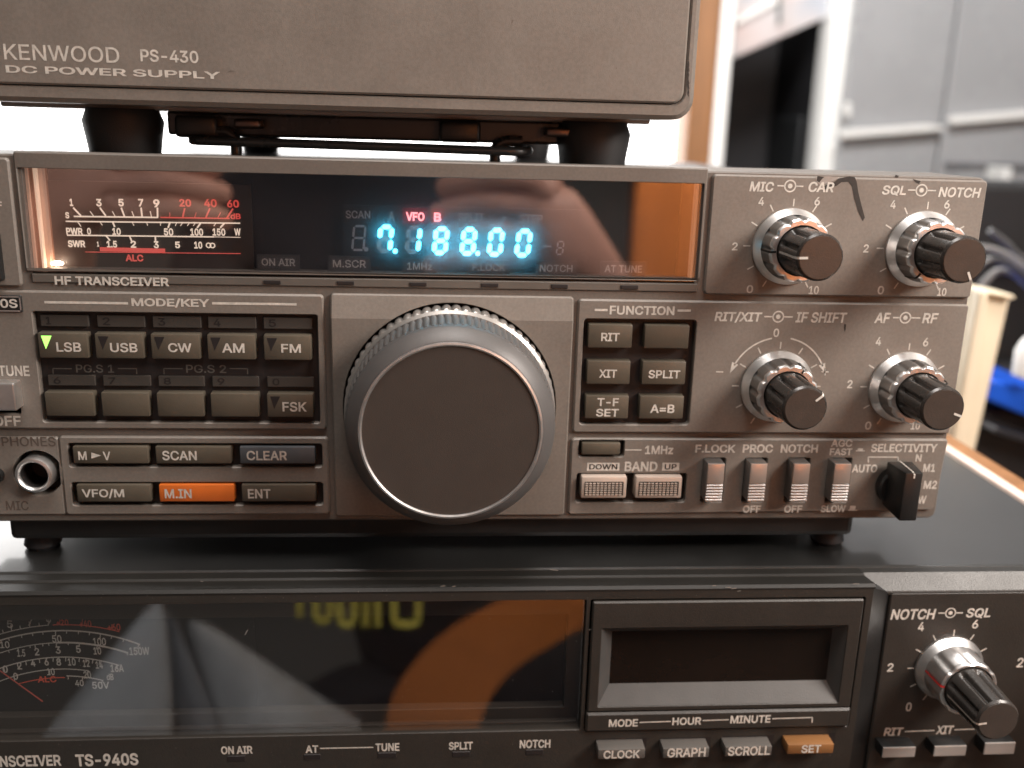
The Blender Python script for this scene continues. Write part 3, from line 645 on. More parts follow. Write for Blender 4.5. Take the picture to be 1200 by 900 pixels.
for a, b, c, d in ((688, 542.3, 726, 551.6), (776, 542.3, 796, 551.6)):
    q_ = boxpx(a, b, c, d, -.05); t_.faces.new([t_.verts.new(p) for p in ((q_[0], -.05, q_[2]), (q_[1], -.05, q_[2]), (q_[1], -.05, q_[3]), (q_[0], -.05, q_[3]))])
for s, *q_ in (('F.LOCK', 815, 521, 862, 530.6), ('PROC', 870.5, 520.6, 906, 530.6), ('NOTCH', 915, 520.7, 958.5, 530.8), ('AGC', 974, 515, 999, 523.7), ('FAST', 972.5, 525.3, 998.5, 533.6), ('SELECTIVITY', 1021, 520, 1098.5, 530),
               ('OFF', 870.5, 592.3, 891.5, 600.8), ('OFF', 919, 592.2, 940, 600.7), ('SLOW', 962, 592, 991, 600.2), ('AUTO', 998.5, 544.3, 1028, 553.8), ('N', 1073, 532.3, 1080, 541), ('M1', 1082, 543.6, 1096, 553), ('M2', 1082.5, 563.3, 1098, 573), ('W', 1075.5, 581, 1085.5, 590.3)):
    mono(t_, s, q_)
for q_ in ((1017.7, 542, 1017.5, 535.6, .34), (1017.3, 535.6, 1052.8, 535.8, .34), (1052.5, 535.8, 1052.6, 540, .34), (1068, 541.5, 1064.5, 543, .34), (1076, 551.7, 1078.5, 552.2, .34), (1076.5, 567, 1080, 567.2, .34),
           (1003, 528.3, 1013.5, 528.4, .3), (1005, 526.6, 1011.3, 526.7, .6), (994, 597.8, 1004.5, 597.9, .3), (996, 595, 1002.5, 595.1, 1.2)):
    line(t_, *q_[:4], -.06, q_[4])
obj('lettering', t_, M['ink'], SL)
t_ = bmesh.new(); textpx(t_, 'DOWN', 690.5, 543.8, 723.5, 550.2, -.09, .006); textpx(t_, 'UP', 779, 543.8, 793, 550.2, -.09, .006); obj('lettering', t_, M['chip'], SL)
band = mat('tan_metal', (.50, .42, .36), .4, metal=.2, var=.1, bump=.2)
for x0, x1 in ((681.3, 734.3), (744.8, 799)):
    q_ = boxpx(x0, 559, x1, 583.8, -2); k = key(q_, band, -2, 2.2, .4, 'band_button')
    t_ = bmesh.new(); wx = (q_[1]-q_[0]); hz = (q_[3]-q_[2])
    for i in range(10):
        for j in range(6):
            xx = q_[0]+wx*(.085+.083*i); z_ = q_[2]+hz*(.15+.105*j)
            box(xx, xx+wx*.06, -2.35, -1.8, z_, z_+hz*.052, bm=t_)
    obj('grip_bumps', t_, band, k)
    t_ = bmesh.new(); a_ = (q_[0]+wx*.07, q_[1]-wx*.07, q_[2]+hz*.13, q_[3]-hz*.22)
    t_.faces.new([t_.verts.new(p) for p in ((a_[0], -2.04, a_[2]), (a_[1], -2.04, a_[2]), (a_[1], -2.04, a_[3]), (a_[0], -2.04, a_[3]))]); obj('grip_field', t_, M['chip'], k)
for i, x in enumerate((827.6, 877.4, 927.4, 975.4)):
    q_ = boxpx(x, 543.3, x+20.3, 587.8, -4.5)
    bm = bmesh.new(); box(q_[0], q_[1], -4.2, 3.4, q_[2], q_[3], .25, 2, bm=bm)
    k = obj('slide_switch', bm, M['dull'], TR, 40)
    z = q_[2]+.35; hz = (q_[3]-q_[2])
    t_ = box(q_[0]+.12, q_[1]-.12, -4.75, -4, q_[2]+hz*.47, q_[3]-.05, .18)
    obj('thumb_plate', t_, mat('pink_metal', (.50, .42, .37), .36, metal=.6, var=.06), k, 40)
    t_ = bmesh.new()
    for j in range(6):
        za = q_[2]+.15+j*hz*.077; box(q_[0]+.1, q_[1]-.1, -4.8, -4, za, za+hz*.05, .08, 1, bm=t_)
    obj('grip_ribs', t_, M['silver'], k)
sx, sz = at(1048, 568, 0).x, at(1048, 568, 0).z
so = obj('selector_knob', lathe(sx, sz, [(5.6, 0), (5.6, -2.6), (5.2, -3.2), (3, -3.3)], 64), M['black'], TR, 30)
f = boxpx(1056.5, 553.5, 1077, 610, -11); bq = (at(1032, 570, -3).x, at(1062, 570, -3).x)
hb = bmesh.new()
zt, zbm = at(1048, 538.5, 0).z+.2, at(1048, 596, 0).z-.2
A = [hb.verts.new(v) for v in ((sx-3.9, -1.5, sz-5.2), (sx+3.6, -1.5, sz-5.2), (sx+3.6, -1.5, zt-.2), (sx-3.9, -1.5, zt-.2))]
fx = (f[0]+f[1])/2; fz0_, fz1_ = f[2], f[3]
B = [hb.verts.new(v) for v in ((f[0], -11.5, fz0_), (f[1], -11.5, fz0_), (f[1], -11.5, fz1_), (f[0], -11.5, fz1_))]
bridge(hb, A, B); hb.faces.new(A); hb.faces.new(B); bmesh.ops.recalc_face_normals(hb, faces=hb.faces[:])
bmesh.ops.bevel(hb, geom=hb.edges[:], offset=.45, segments=2, profile=.5, affect='EDGES')
obj('pointer_handle', hb, M['black'], so, 40)
t_ = bmesh.new(); prev = None
for x_, y_, z_ in ((sx-.2, -1.6, zt-.1), (fx-.25, -10.9, fz1_+.10), (fx, -11.65, fz1_-.5), (fx, -11.65, fz1_-1.6)):
    v = [t_.verts.new((x_-.22, y_, z_+.06)), t_.verts.new((x_+.22, y_, z_+.06))]
    if prev: t_.faces.new((prev[0], prev[1], v[1], v[0]))
    prev = v
obj('pointer_line', t_, M['ink'], so)

# front frame behind the separate panels, with its lip over the case; open behind every well
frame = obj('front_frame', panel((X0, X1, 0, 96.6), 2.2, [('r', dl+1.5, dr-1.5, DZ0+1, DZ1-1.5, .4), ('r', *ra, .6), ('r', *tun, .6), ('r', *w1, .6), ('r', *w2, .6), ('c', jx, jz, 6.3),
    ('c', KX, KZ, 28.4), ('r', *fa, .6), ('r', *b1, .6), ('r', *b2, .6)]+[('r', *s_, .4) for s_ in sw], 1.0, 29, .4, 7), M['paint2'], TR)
for a, b in ((783, 797), (1049, 1053)):
    bm = bmesh.new(); line(bm, a, 201.5 if a < 900 else 206, b, 202.8 if a < 900 else 207, .85, .5); obj('worn_spot', bm, M['chip'], frame)

# -- underside and feet
obj('chassis_base', box(at(9, 616, 4).x, at(1001, 616, 4).x, 4, 262, -7.0, 1.5, 1.8), M['black'], TR)
for x, y in ((113, 12), (-115.5, 12), (113, 235), (-115.5, 235)):
    obj('foot', vlathe(x, y, [(3.6, -6.5), (4.4, -8.0), (5.0, -10.8), (4.2, -12), (1, -12)], 40), mat('clear_foot', (.02, .02, .022), .5, spec=.25), TR, 40)

# ================================================================== THE POWER SUPPLY ON TOP
PS = empty('power_supply', (-26, 140, 90), 'taupe power supply box with printed name, standing on black feet on top of the stack', 'power supply')
PX0, PX1, PY = -129, 61.6, 8
PZ0 = 109.0
ix1, iz0 = at(803.5, 90, PY).x, at(600, 117, PY).z
obj('case', box(PX0+2, PX1-1.6, PY+22, PY+270, PZ0+1, 203, 1.5), M['case'], PS)
pf = obj('front_bezel', panel((PX0, PX1, PZ0, 206), 5.5, [('r', PX0+3.2, ix1, iz0, 202, 3.2)], PY, PY+24, 1.2, PY+4), M['paint'], PS)
pp = obj('face_plate', panel((PX0+3.4, ix1-.25, iz0+.25, 201.8), 3.0, [], PY-.5, PY+5, .5), M['paint'], PS)
YP = PY-.56
obj('bezel_backing', box(PX0+1.5, PX1-1.5, PY+5.2, PY+7, PZ0+1.4, 203), M['black'], PS)
word('KENWOOD', 4.5, 51, 139.5, 74, YP, M['ink'], pp, -.008)
word('PS-430', 164.5, 57.5, 232.3, 74.2, YP, M['ink'], pp, .006)
word('DC POWER SUPPLY', 7, 76.3, 258, 92.8, YP, M['ink'], pp, .01)
t_ = bmesh.new(); poly(t_, ((266, 84.8), (270, 82.5), (275, 83.3), (270, 84)), YP); poly(t_, ((600, 23), (602, 23.5), (600.5, 27), (599, 28)), YP)
for i in range(46):
    x = random.choice((random.uniform(560, 802), random.uniform(300, 802))); y = random.uniform(10, 114)
    if y > 40+x*.0 and x < 290: continue
    q = [(x+random.uniform(-1.3, 1.3), y+random.uniform(-1.3, 1.3)) for _ in range(3)]
    poly(t_, q, YP+.02)
obj('scuff_marks', t_, mat('scuff', (.13, .10, .085), .55), pp)['kind'] = 'stuff'
t_ = bmesh.new(); zz = at(805, 78, PY).z
for k in range(14):
    a = at(806.3+random.uniform(-.6, .6), 72+k*2.9, PY-.03); b = at(806.8+random.uniform(-.6, .6), 75.2+k*2.9, PY-.03); quad(t_, a, b, random.uniform(.2, .55))
obj('worn_edge', t_, M['chip'], pf)
# underside with its tilting bail, plates and screws
obj('bottom_plate', box(PX0+6, PX1-6, PY+24, PY+262, PZ0-1.2, PZ0+1.5, .6), mat('underside_grey', (.30, .29, .28), .35), PS)
a = boxpx(196, 143, 690, 163, 34)
br = obj('bail_bracket', box(a[0], a[1], 34, 56, 101.5, 107.9, .8), M['steel'], PS)
obj('bail_bar', tube(smooth_path([(-70, 33, 100.5), (-69, 26, 100.3), (-40, 24, 100.2), (0, 24, 99.8), (18, 25, 99.6), (21, 33, 99.8)], 6), 1.3), M['steel'], PS, 60)
for xs in ((232, 158, 262, 154, 275, 163, 277, 182), (612, 166, 592, 166, 581, 174, 580, 190)):
    pts = [at(xs[i], xs[i+1], 30) for i in range(0, 8, 2)]
    obj('bail_hook', tube(smooth_path(pts, 6), 1.6), M['steel'], PS, 60)
for x, y in ((289, 145), (655, 155)):
    q = at(x, y, 27); obj('screw', box(q.x-3.6, q.x+3.6, 27, 33, q.z-1.3, q.z+1.3, .8), M['screw'], PS, 60)
for x, y in ((228, 150), (538, 156)):
    q = at(x, y, 28); obj('bail_clip', box(q.x-5.5, q.x+6, 28, 36, q.z-2.6, q.z+3.4, 1.1), M['black'], PS, 50)
for x, y, s in ((-91.3, 34, 1), (39.6, 34, 1), (-91.3, 240, 1), (41, 240, 1)):
    obj('foot', vlathe(x, y, [(9.4*s, 108.2), (10.7*s, 104.8), (9.8*s, 99), (8.7*s, 91), (8.0*s, 90), (2, 90)], 48), M['rubber'], PS, 40)

# ================================================================== THE LOWER SET
LR = empty('radio_transceiver', (-7, 160, -153), 'dark larger radio transceiver with wide tilted meter window, lowest in the stack', 'radio')
LX0, LX1, YF = -208, 193.5, -17
obj('case', box(LX0, LX1, -5.6, 345, -150, -12, 1.0), M['case9'], LR)
# moulded edge above the front: two steps and a slope, drawn as one profile along X
zt = at(600, 688.5, YF).z
bm = bmesh.new()
prof = [(0, -12.9), (-5.0, -12.9), (-5.6, -12.3), (-9.2, -12.2), (-9.9, -12.6), (-16.2, zt-.2), (-17, zt-.9), (-17, zt-1.4), (0, -15)]
A = [bm.verts.new((LX0-1, y, z)) for y, z in prof]; B = [bm.verts.new((LX1, y, z)) for y, z in prof]
rx = at(1022, 720, YF).x
A2 = A; B2 = [bm.verts.new((rx, y, z)) for y, z in prof]
bmesh.ops.delete(bm, geom=B, context='VERTS'); bridge(bm, A2, B2); bm.faces.new(A2); bm.faces.new(B2)
bmesh.ops.recalc_face_normals(bm, faces=bm.faces[:])
top_edge = obj('front_edge', bm, mat('edge_paint_darkened', (.014, .013, .0115), .5, var=.12, bump=.3, bscale=2600, spec=.3), LR)  # colour darkened to offset the overhead lamp on the upward faces
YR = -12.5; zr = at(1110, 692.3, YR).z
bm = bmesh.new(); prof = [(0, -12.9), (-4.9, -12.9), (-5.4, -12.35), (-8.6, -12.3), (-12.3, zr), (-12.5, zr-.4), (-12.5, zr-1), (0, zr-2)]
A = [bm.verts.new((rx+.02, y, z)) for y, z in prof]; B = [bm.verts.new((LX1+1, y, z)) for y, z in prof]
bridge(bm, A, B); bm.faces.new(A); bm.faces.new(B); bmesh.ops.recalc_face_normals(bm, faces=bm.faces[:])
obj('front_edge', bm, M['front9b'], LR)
# wide window
wx0, wx1 = LX0+12, at(683.5, 780, YF).x
wz1, wz0 = at(400, 706, YF).z, at(400, 861, YF).z
sx0, sx1 = at(690.5, 780, YF).x, at(1004.5, 760, YF).x
sz1, sz0 = at(850, 703, YF).z, at(850, 852.5, YF).z
bx0, bx1 = LX0-1, at(1016, 760, YF).x
FB = obj('front_panel', panel((bx0, bx1, -90, zt-.95), .6, [('r', wx0, wx1, wz0, wz1, .5), ('r', sx0-.5, sx1+.5, sz0-.4, sz1+.4, .5)], YF+.05, -2, .35), M['front9'], LR)
obj('window_glass', box(wx0-.4, wx1-.15, YF+.8, YF+2.6, wz0-.3, wz1-.15, .2), M['glass9'], LR)
# moulded surround behind the glass and the dark field in it
ax0, ax1, az0, az1 = wx0+3, at(663, 780, YF+5).x, at(400, 833, YF+5).z, at(400, 722.5, YF+5).z
sur = mat('surround_plastic', (.040, .034, .030), .45, var=.1)
obj('window_surround', panel((wx0-1, wx1+1, wz0-1, wz1+1), .3, [('r', ax0, ax1, az0, az1, .3)], YF+5, YF+8, .3), sur, LR)
bm = bmesh.new(); z_ = at(400, 845, YF+5).z
box(wx0, wx1-.6, YF+3.2, YF+4.9, z_-1.2, z_-.2, .2, bm=bm); obj('window_ledge', bm, sur, LR)
obj('display_field', box(ax0-1, ax1+1, YF+8.1, YF+8.7, az0-1, az1+1), mat('dark_field', (.006, .005, .007), .4), LR)
# arc meter
YA = YF+7.4
pc = lambda x, y: at(x, y, YA)
c0 = pc(75, 989); unit = (pc(76, 800).x-pc(75, 800).x)
gm = mat('meter_print', (.62, .62, .60), .5); gr_ = mat('meter_print_red', (.75, .13, .08), .5)
mwh = bmesh.new(); mre = bmesh.new()
mf = boxpx(-175, 724, 300, 832, YA+.3)
MF = obj('arc_meter', box(mf[0], mf[1], YA+.1, YA+.35, mf[2], mf[3]), mat('arc_face', (.010, .009, .011), .5), LR)
def arc(bm, R, x0, x1, wpx):
    a0 = math.acos(max(-1, min(1, (x0-75)/R))); a1 = math.acos(max(-1, min(1, (x1-75)/R))); prev = None
    for i in range(61):
        an = a0+(a1-a0)*i/60; v = [bm.verts.new(at(75+q*math.cos(an), 989-q*math.sin(an), YA)) for q in (R-wpx/2, R+wpx/2)]
        if prev: bm.faces.new((prev[0], prev[1], v[1], v[0]))
        prev = v
def tick(bm, R, x, l, wpx=1.0):
    an = math.acos((x-75)/R); quad(bm, at(75+R*math.cos(an), 989-R*math.sin(an), YA), at(75+(R+l)*math.cos(an), 989-(R+l)*math.sin(an), YA), wpx*unit)
def fig(bm, s, x0, y0, x1, y1): textpx(bm, s, x0, y0, x1, y1, YA-.02, .004)
arc(mwh, 250, -60, 164, 1.6); arc(mwh, 236, -60, 66, 1.0); arc(mwh, 236, 66, 150, 2.0); arc(mwh, 219, -60, 140, 1.2); arc(mwh, 205, -30, 104, 1.0)
arc(mre, 195, 22, 76, 1.0); arc(mwh, 197, 78, 121, 1.2)
for x in (-20, -5, 10, 25, 38, 50, 65, 78, 92, 105, 118, 131, 145, 163): tick(mwh, 250, x, -6 if x in (65, 118, 163, -5) else -3.5)
for x in (10, 21, 35, 41, 50, 57, 66, 80, 93, 114, 150): tick(mwh, 236, x, -5 if x in (21, 41, 66, 114) else -3)
for x in (4, 20, 30, 38, 46, 54, 62, 69, 77, 85, 93, 101, 109, 117, 138): tick(mwh, 219, x, -5)
for x in (16, 58, 103): tick(mwh, 205, x, -5)
for x in (80, 97, 120): tick(mwh, 197, x, -4)
for x in (-8, 4, 14, 24, 35, 46, 57): tick(mwh, 257, x, 7 if x in (14, 57, 35) else 4)
arc(mwh, 257, -40, 57, 1.0); arc(mre, 257, 62, 140, 1.0)
for x in (70, 96, 130): tick(mre, 257, x, 7)
for s, *q_ in (('5', 8, 727, 15, 736), ('7', 32, 725, 38, 733), ('9', 54, 724, 60, 732), ('10', 0, 751.5, 11, 759.5), ('50', 61, 744.3, 72, 753), ('100', 109, 747.5, 124, 756.5), ('150W', 151.5, 758.5, 175, 767.5), ('1.5', 20, 761, 29.5, 769.5), ('2', 40.5, 759.5, 46, 768), ('3', 65, 757.5, 71, 766), ('5', 89, 756.5, 94.5, 765),
               ('10', 109.5, 758.5, 118.5, 767), ('0', 3, 780, 9, 788.5), ('2', 20, 776, 25.5, 784.5), ('4', 36, 772.5, 41.5, 781), ('6', 52, 771.3, 57, 780), ('8', 66, 771.3, 71.5, 780), ('10', 79.5, 771.3, 88.5, 780), ('12', 97, 773, 105, 781.5), ('14', 112, 775, 120.5, 783.5), ('16A', 129.5, 778.8, 145, 787.5), ('0', 15.5, 788.5, 21, 796.5), ('10', 55, 783, 64, 791.3),
               ('20', 98, 786.5, 106.5, 795), ('dB', 125, 789.5, 133, 797), ('40', 88, 797, 98, 804), ('50V', 108, 799, 128, 807)): fig(mwh, s, *q_)
for s, *q_ in (('+20', 66, 726, 80, 733), ('+40', 93, 727, 107, 735), ('+60', 126, 731, 141, 739), ('ALC', 44, 792.5, 66, 799.5)): fig(mre, s, *q_)
obj('meter_scale', mwh, gm, MF); obj('meter_red_scale', mre, gr_, MF)
bm = bmesh.new(); quad(bm, at(-40, 757, YA-.8), at(50, 822, YA-.8), .38); 
obj('meter_needle', bm, mat('needle_red', (.62, .13, .10), .4), MF)
# print and lamps under the window
word('TRANSCEIVER', -29.5, 886.5, 71.7, 897.5, YF-.02, M['ink'], FB, .016); word('TS-940S', 88.5, 884, 162, 896.8, YF-.02, M['ink'], FB, .018)
for s, *q_ in (('ON AIR', 259, 874.7, 296, 883.3), ('AT', 358, 873.7, 373, 882.2), ('TUNE', 440, 871.3, 468, 880), ('SPLIT', 526, 869.7, 554, 878.3), ('NOTCH', 609, 867.3, 645, 876.3)):
    word(s, *q_, YF-.02, M['ink'], FB, .014)
t_ = bmesh.new(); line(t_, 375, 877, 437.5, 875.8, YF-.02, .34); obj('printed_line', t_, M['ink'], FB)
for q_ in ((266, 885.3, 288, 892.6), (355.5, 883.5, 376.5, 890.7), (442, 881.5, 465, 888.7), (529.5, 880.3, 551.5, 887.3), (615.5, 877.8, 637, 885)):
    b = boxpx(*q_, YF); obj('indicator_lamp', panel((b[0], b[1], b[2], b[3]), .15, [], YF-.1, YF+.5, .25), M['recess'], FB)
# clock display block
zq = at(850, 830, YF).z
ox = (at(703, 775, YF).x, at(988, 770, YF).x, at(845, 824.5, YF).z, at(850, 733.5, YF).z)
bm = panel((sx0, sx1, zq-.1, sz1), .5, [('r', *ox, .4)], YF-.6, YF+9, .4)
SB = obj('clock_block', bm, M['front9'], LR)
YC = YF+3.6
inn = (at(716, 775, YC).x, at(970.5, 770, YC).x, at(845, 797.3, YC).z, at(850, 738, YC).z)
bm = bmesh.new()
A = loop(bm, [(ox[0], ox[2]), (ox[1], ox[2]), (ox[1], ox[3]), (ox[0], ox[3])], YF-.25); B = loop(bm, [(inn[0], inn[2]), (inn[1], inn[2]), (inn[1], inn[3]), (inn[0], inn[3])], YC)
bridge(bm, A, B); bmesh.ops.recalc_face_normals(bm, faces=bm.faces[:]); obj('sloped_surround', bm, mat('surround_grey', (.060, .058, .056), .42, var=.1, bump=.2), SB)
obj('clock_display', box(inn[0]-.3, inn[1]+.3, YC-.2, YC+1.5, inn[2]-.3, inn[3]+.3), mat('dark_lcd', (.012, .008, .006), .10, var=.3, vscale=20, rvar=.03, spec=.3), SB)
ST = obj('legend_strip', panel((sx0-.25, sx1+.2, sz0, zq-.25), .5, [], YF-1.0, YF+3, .6), M['front9'], LR)
for s, *q_ in (('MODE', 713.5, 843.2, 747.5, 851.4), ('HOUR', 788, 841, 822, 849.3), ('MINUTE', 856, 838.8, 903, 847)): word(s, *q_, YF-1.06, M['ink'], ST, .014)
t_ = bmesh.new()
for a, b, c, d in ((749.5, 846.6, 786, 845.4), (823.5, 844.4, 854, 843.4), (905, 842.2, 952.3, 840.8), (952, 840.8, 951.6, 847)): line(t_, a, b, c, d, YF-1.06, .34)
obj('printed_line', t_, M['ink'], ST)
for s, fb, tb, m_ in (('CLOCK', (701, 878.3, 756, 889.5), (707.3, 879.7, 750, 888.3), 'btn9'), ('GRAPH', (777, 877.3, 831, 888.3), (782, 877, 827, 886.7), 'btn9'), ('SCROLL', (850, 875.3, 904.5, 886.3), (853.3, 875.2, 902.3, 884.7), 'btn9'), ('SET', (923, 872.5, 977, 883.5), (939.3, 873.2, 962, 882), 'orange9')):
    b = boxpx(*fb, YF-4.4); k = key((b[0], b[1], b[2], b[3]), M[m_], YF-4.4, YF+2, .3, 'push_button', LR)
    for v in k.data.vertices: pass
    word(s, *tb, YF-4.46, M['ink'], k, .012)
    w_ = boxpx(fb[0]-4, fb[1]-13, fb[2]+1, fb[3], YF-.02); t_ = bmesh.new()
    t_.faces.new([t_.verts.new(p) for p in ((w_[0], YF+.02, w_[2]), (w_[1], YF+.02, w_[2]), (w_[1], YF+.02, w_[3]), (w_[0], YF+.02, w_[3]))])
    obj('button_gap', t_, M['recess'], FB)
# right knob panel
ed = at(1034.5, 760, YR).x
RP = obj('knob_panel', panel((ed, LX1+1, -90, zr-.45), .8, [], YR-.1, -2, .4), M['front9'], LR)
bm = bmesh.new()
A = [bm.verts.new(v) for v in ((bx1-.3, YF+.1, -90), (bx1-.3, YF+.1, zt-1.2), (bx1+.2, -5, zt-1.2), (bx1+.2, -5, -90))]
B = [bm.verts.new(v) for v in ((ed-.2, YR+.6, -90), (ed-.2, YR+.6, zr-.6), (ed, -5, zr-.6), (ed, -5, -90))]
bridge(bm, A, B); bm.faces.new(A); bm.faces.new(B); bmesh.ops.recalc_face_normals(bm, faces=bm.faces[:]); obj('bevel_strip', bm, M['black'], LR)
kp = at(1111, 782, YR)
knob_scale(RP, (('NOTCH', 1044, 714, 1096.5, 725.8), ('SQL', 1132.5, 712.8, 1161, 724.2)), (1114, 718.3), (1099.5, 1128.5), kp.x, kp.z,
    (('0', 1061.7, 823.3, 1068.2, 833.5), ('2', 1040, 777.3, 1047, 787), ('4', 1076, 729.3, 1083, 739.5), ('6', 1139.5, 726.5, 1146.5, 736.5)), '', YR-.16, 10.0)
word('2', 1192, 771, 1199.5, 782, YR-.16, M['ink'], RP, .006)
knob(LR, kp.x, kp.z, YR-.1, 172, 188, 1.0, 25.5, mat('red_mark', (.55, .03, .03), .4), M['silver'], 8, 1.16, 2.2, .93)
word('RIT', 1036, 853, 1058.5, 862, YR-.16, M['ink'], RP, .014, .1); word('XIT', 1097, 850.7, 1117.5, 860, YR-.16, M['ink'], RP, .014, .1)
t_ = bmesh.new(); line(t_, 1060, 857.3, 1095, 856, YR-.16, .34); line(t_, 1118.5, 855.2, 1160, 853.8, YR-.16, .34); obj('printed_line', t_, M['ink'], RP)
for fb in ((1033.5, 875, 1072.5, 887), (1093.5, 873.3, 1132, 885.5), (1152.5, 869.5, 1189, 883.5)):
    b = boxpx(*fb, YR-4.4); k = key(b, M['black'], YR-4.4, YR+2, .25, 'push_button', LR)
    t_ = box(b[0]+.15, b[1]-.15, YR-4.75, YR-4.2, b[2]+.1, b[3]-.1, .15); obj('silver_tip', t_, mat('button_silver', (.42, .40, .38), .4, metal=.3, var=.08), k)

rn = random.Random(4)
t_ = bmesh.new()
for x, y, l in ((516, 687, 5), (530, 687.5, 3), (850, 688.4, 6), (857, 690, 5), (864, 693, 3), (835, 686.3, 3), (645, 667.5, 8), (235, 681, 2), (288, 740, 0), (690, 738, 3), (1000, 684, 6)):
    line(t_, x, y, x+l+1, y+rn.uniform(-1, 1.2), YF-.12, .22)
for i in range(60):
    x, y = rn.uniform(0, 1020), rn.choice((rn.uniform(690, 702), rn.uniform(866, 898))); line(t_, x, y, x+rn.uniform(.3, 1.2), y+rn.uniform(-.5, .5), YF-.08, .10)
g9 = [o for o in COL.objects if o.name == 'window_glass'][0]
t2_ = bmesh.new()
for i in range(55):
    x, y = rn.uniform(0, 680), rn.uniform(708, 858); line(t2_, x, y, x+rn.uniform(.3, 1.0), y+rn.uniform(-.6, .6), YF+.72, rn.uniform(.06, .13))
line(t2_, 287, 744, 290.5, 738, YF+.72, .16)
obj('glass_dust', t2_, mat('dust_pale', (.26, .25, .24), .8), g9)['kind'] = 'stuff'
obj('dust_specks', t_, mat('nick_pale', (.20, .18, .16), .6), FB)['kind'] = 'stuff'
t_ = bmesh.new()
for i in range(90):
    x, y = rn.choice(((rn.uniform(835, 1130), rn.uniform(206, 345)), (rn.uniform(840, 1120), rn.uniform(356, 505)), (rn.uniform(60, 380), rn.uniform(344, 366)), (rn.uniform(670, 1090), rn.uniform(516, 602))))
    q = [(x+rn.uniform(-.8, .8), y+rn.uniform(-.8, .8)) for _ in range(3)]; poly(t_, q, -.035)
obj('specks', t_, mat('speck_dark', (.12, .095, .08), .6), SL)['kind'] = 'stuff'
# ================================================================== THE ROOM BEHIND
def zx(px, py, Y): v = at(px, py, Y); return v.x, v.z
wl = 900
w0 = at(792, 170, wl)
win = tag(obj('window', box(-1500, w0.x, wl, wl+12, -700, 1100, 3), mat('window_daylight', (.9, .9, .9), .5, emit=(1.0, .985, .97), estr=3.6)), 'bright white window light glaring behind the stack of radios', 'window')
p0, p1 = at(803, 170, 840).x, at(835, 170, 840).x
post = tag(obj('door_post', box(p0, p1, 840, 900, -700, 1100, 4), M['wood']), 'brown wooden post beside the white shelf frame, behind the power supply', 'post')
YS = 1000
CB = empty('shelf_unit', (at(905, 150, YS).x, YS, -700), 'white framed shelf unit with black open compartment, right of the wooden post', 'shelf')
def post_px(xa, xb, py, y0=YS, y1=YS+26): return at(xa, py, y0).x, at(xb, py, y0).x
a0, a1 = post_px(837, 855, 100); b0, b1 = post_px(967, 991, 100)
obj('side_post', box(a0, a1, YS, YS+40, -700, 1100, 3), M['white'], CB)
obj('side_post', box(b0, b1, YS, YS+40, -700, 1100, 3), M['white'], CB)
dk_ = mat('dark_compartment', (.010, .010, .012), .6, var=.3, vscale=4)
bm = bmesh.new(); box(a1-6, b0+6, YS+200, YS+220, -700, 1100, bm=bm); box(a1-8, a1-2, YS+41, YS+199, -700, 1100, bm=bm); box(b0+2, b0+8, YS+41, YS+199, -700, 1100, bm=bm); obj('compartment', bm, dk_, CB)
q = at(940, 160, YS+100); obj('dark_drawer', box(q.x-16, q.x+20, YS+70, YS+190, q.z-120, q.z+26, 4), mat('drawer_black', (.018, .02, .022), .5, var=.2), CB)
# tilted picture board in the top of the compartment
c = [zx(*p, YS+20) for p in ((858, 69), (978, 16), (984, -60), (866, -60))]
pm = bpy.data.materials.new('picture_print'); pm.use_nodes = True; nt = pm.node_tree; bs = nt.nodes['Principled BSDF']
n_ = nt.nodes.new('ShaderNodeTexNoise'); n_.inputs['Scale'].default_value = 9; r_ = nt.nodes.new('ShaderNodeValToRGB'); tc = nt.nodes.new('ShaderNodeTexCoord')
for i, (p, cc) in enumerate(((.35, (.52, .42, .40)), (.5, (.50, .47, .47)), (.62, (.34, .38, .44)))):
    e = r_.color_ramp.elements[i] if i < 2 else r_.color_ramp.elements.new(p); e.position = p; e.color = cc+(1,)
nt.links.new(tc.outputs['Object'], n_.inputs['Vector']); nt.links.new(n_.outputs['Fac'], r_.inputs['Fac']); nt.links.new(r_.outputs['Color'], bs.inputs['Base Color'])
pic = tag(obj('picture_board', prism(c, YS+20, YS+34, 2), pm), 'pale tilted picture board with a slanted white stripe, above the black compartment', 'picture')
t_ = prism([zx(*p, YS+17) for p in ((861, 24), (863, 29), (912, 3), (908, -3))], YS+15, YS+20.5); obj('white_stripe', t_, M['white'], pic)
t_ = prism([zx(*p, YS+17) for p in ((911, -4), (915, -4), (915, 28), (911, 28))], YS+14.5, YS+20.4); obj('dark_stripe', t_, mat('grey_stripe', (.16, .17, .17), .4), pic)
# grey cabinet doors
GD = empty('grey_cabinet', (at(1120, 100, YS).x, YS-20, -700), 'grey glossy cabinet with two long white handles, at the upper right', 'cabinet')
g0 = at(994, 100, YS-20).x; gm0 = at(1110, 100, YS-20).x; gz = at(1150, 211, YS-20).z
obj('door', box(g0, gm0-1.5, YS-20, YS+4, gz-8, 1100, 2), M['grey'], GD)
obj('door', box(gm0+1.5, gm0+420, YS-22, YS+4, gz, 1100, 2), M['grey'], GD)
obj('body', box(g0+2, gm0+420, YS+4.5, YS+400, gz-8, 1100), mat('cabinet_body', (.10, .10, .105), .5), GD)
for pts in (((985, 153), (1088, 146), (1106, 148.5), (1106, 152), (1088, 154), (985, 162)), ((1115, 137), (1230, 127), (1230, 136), (1115, 146))):
    obj('handle', prism([zx(*p, YS-34) for p in pts], YS-34, YS-22.5, 1.0), M['white'], GD)
obj('hinge', prism([zx(*p, YS-24) for p in ((988, 122), (995, 120), (995, 136), (989, 137))], YS-30, YS-20.5, 1), M['white'], GD)
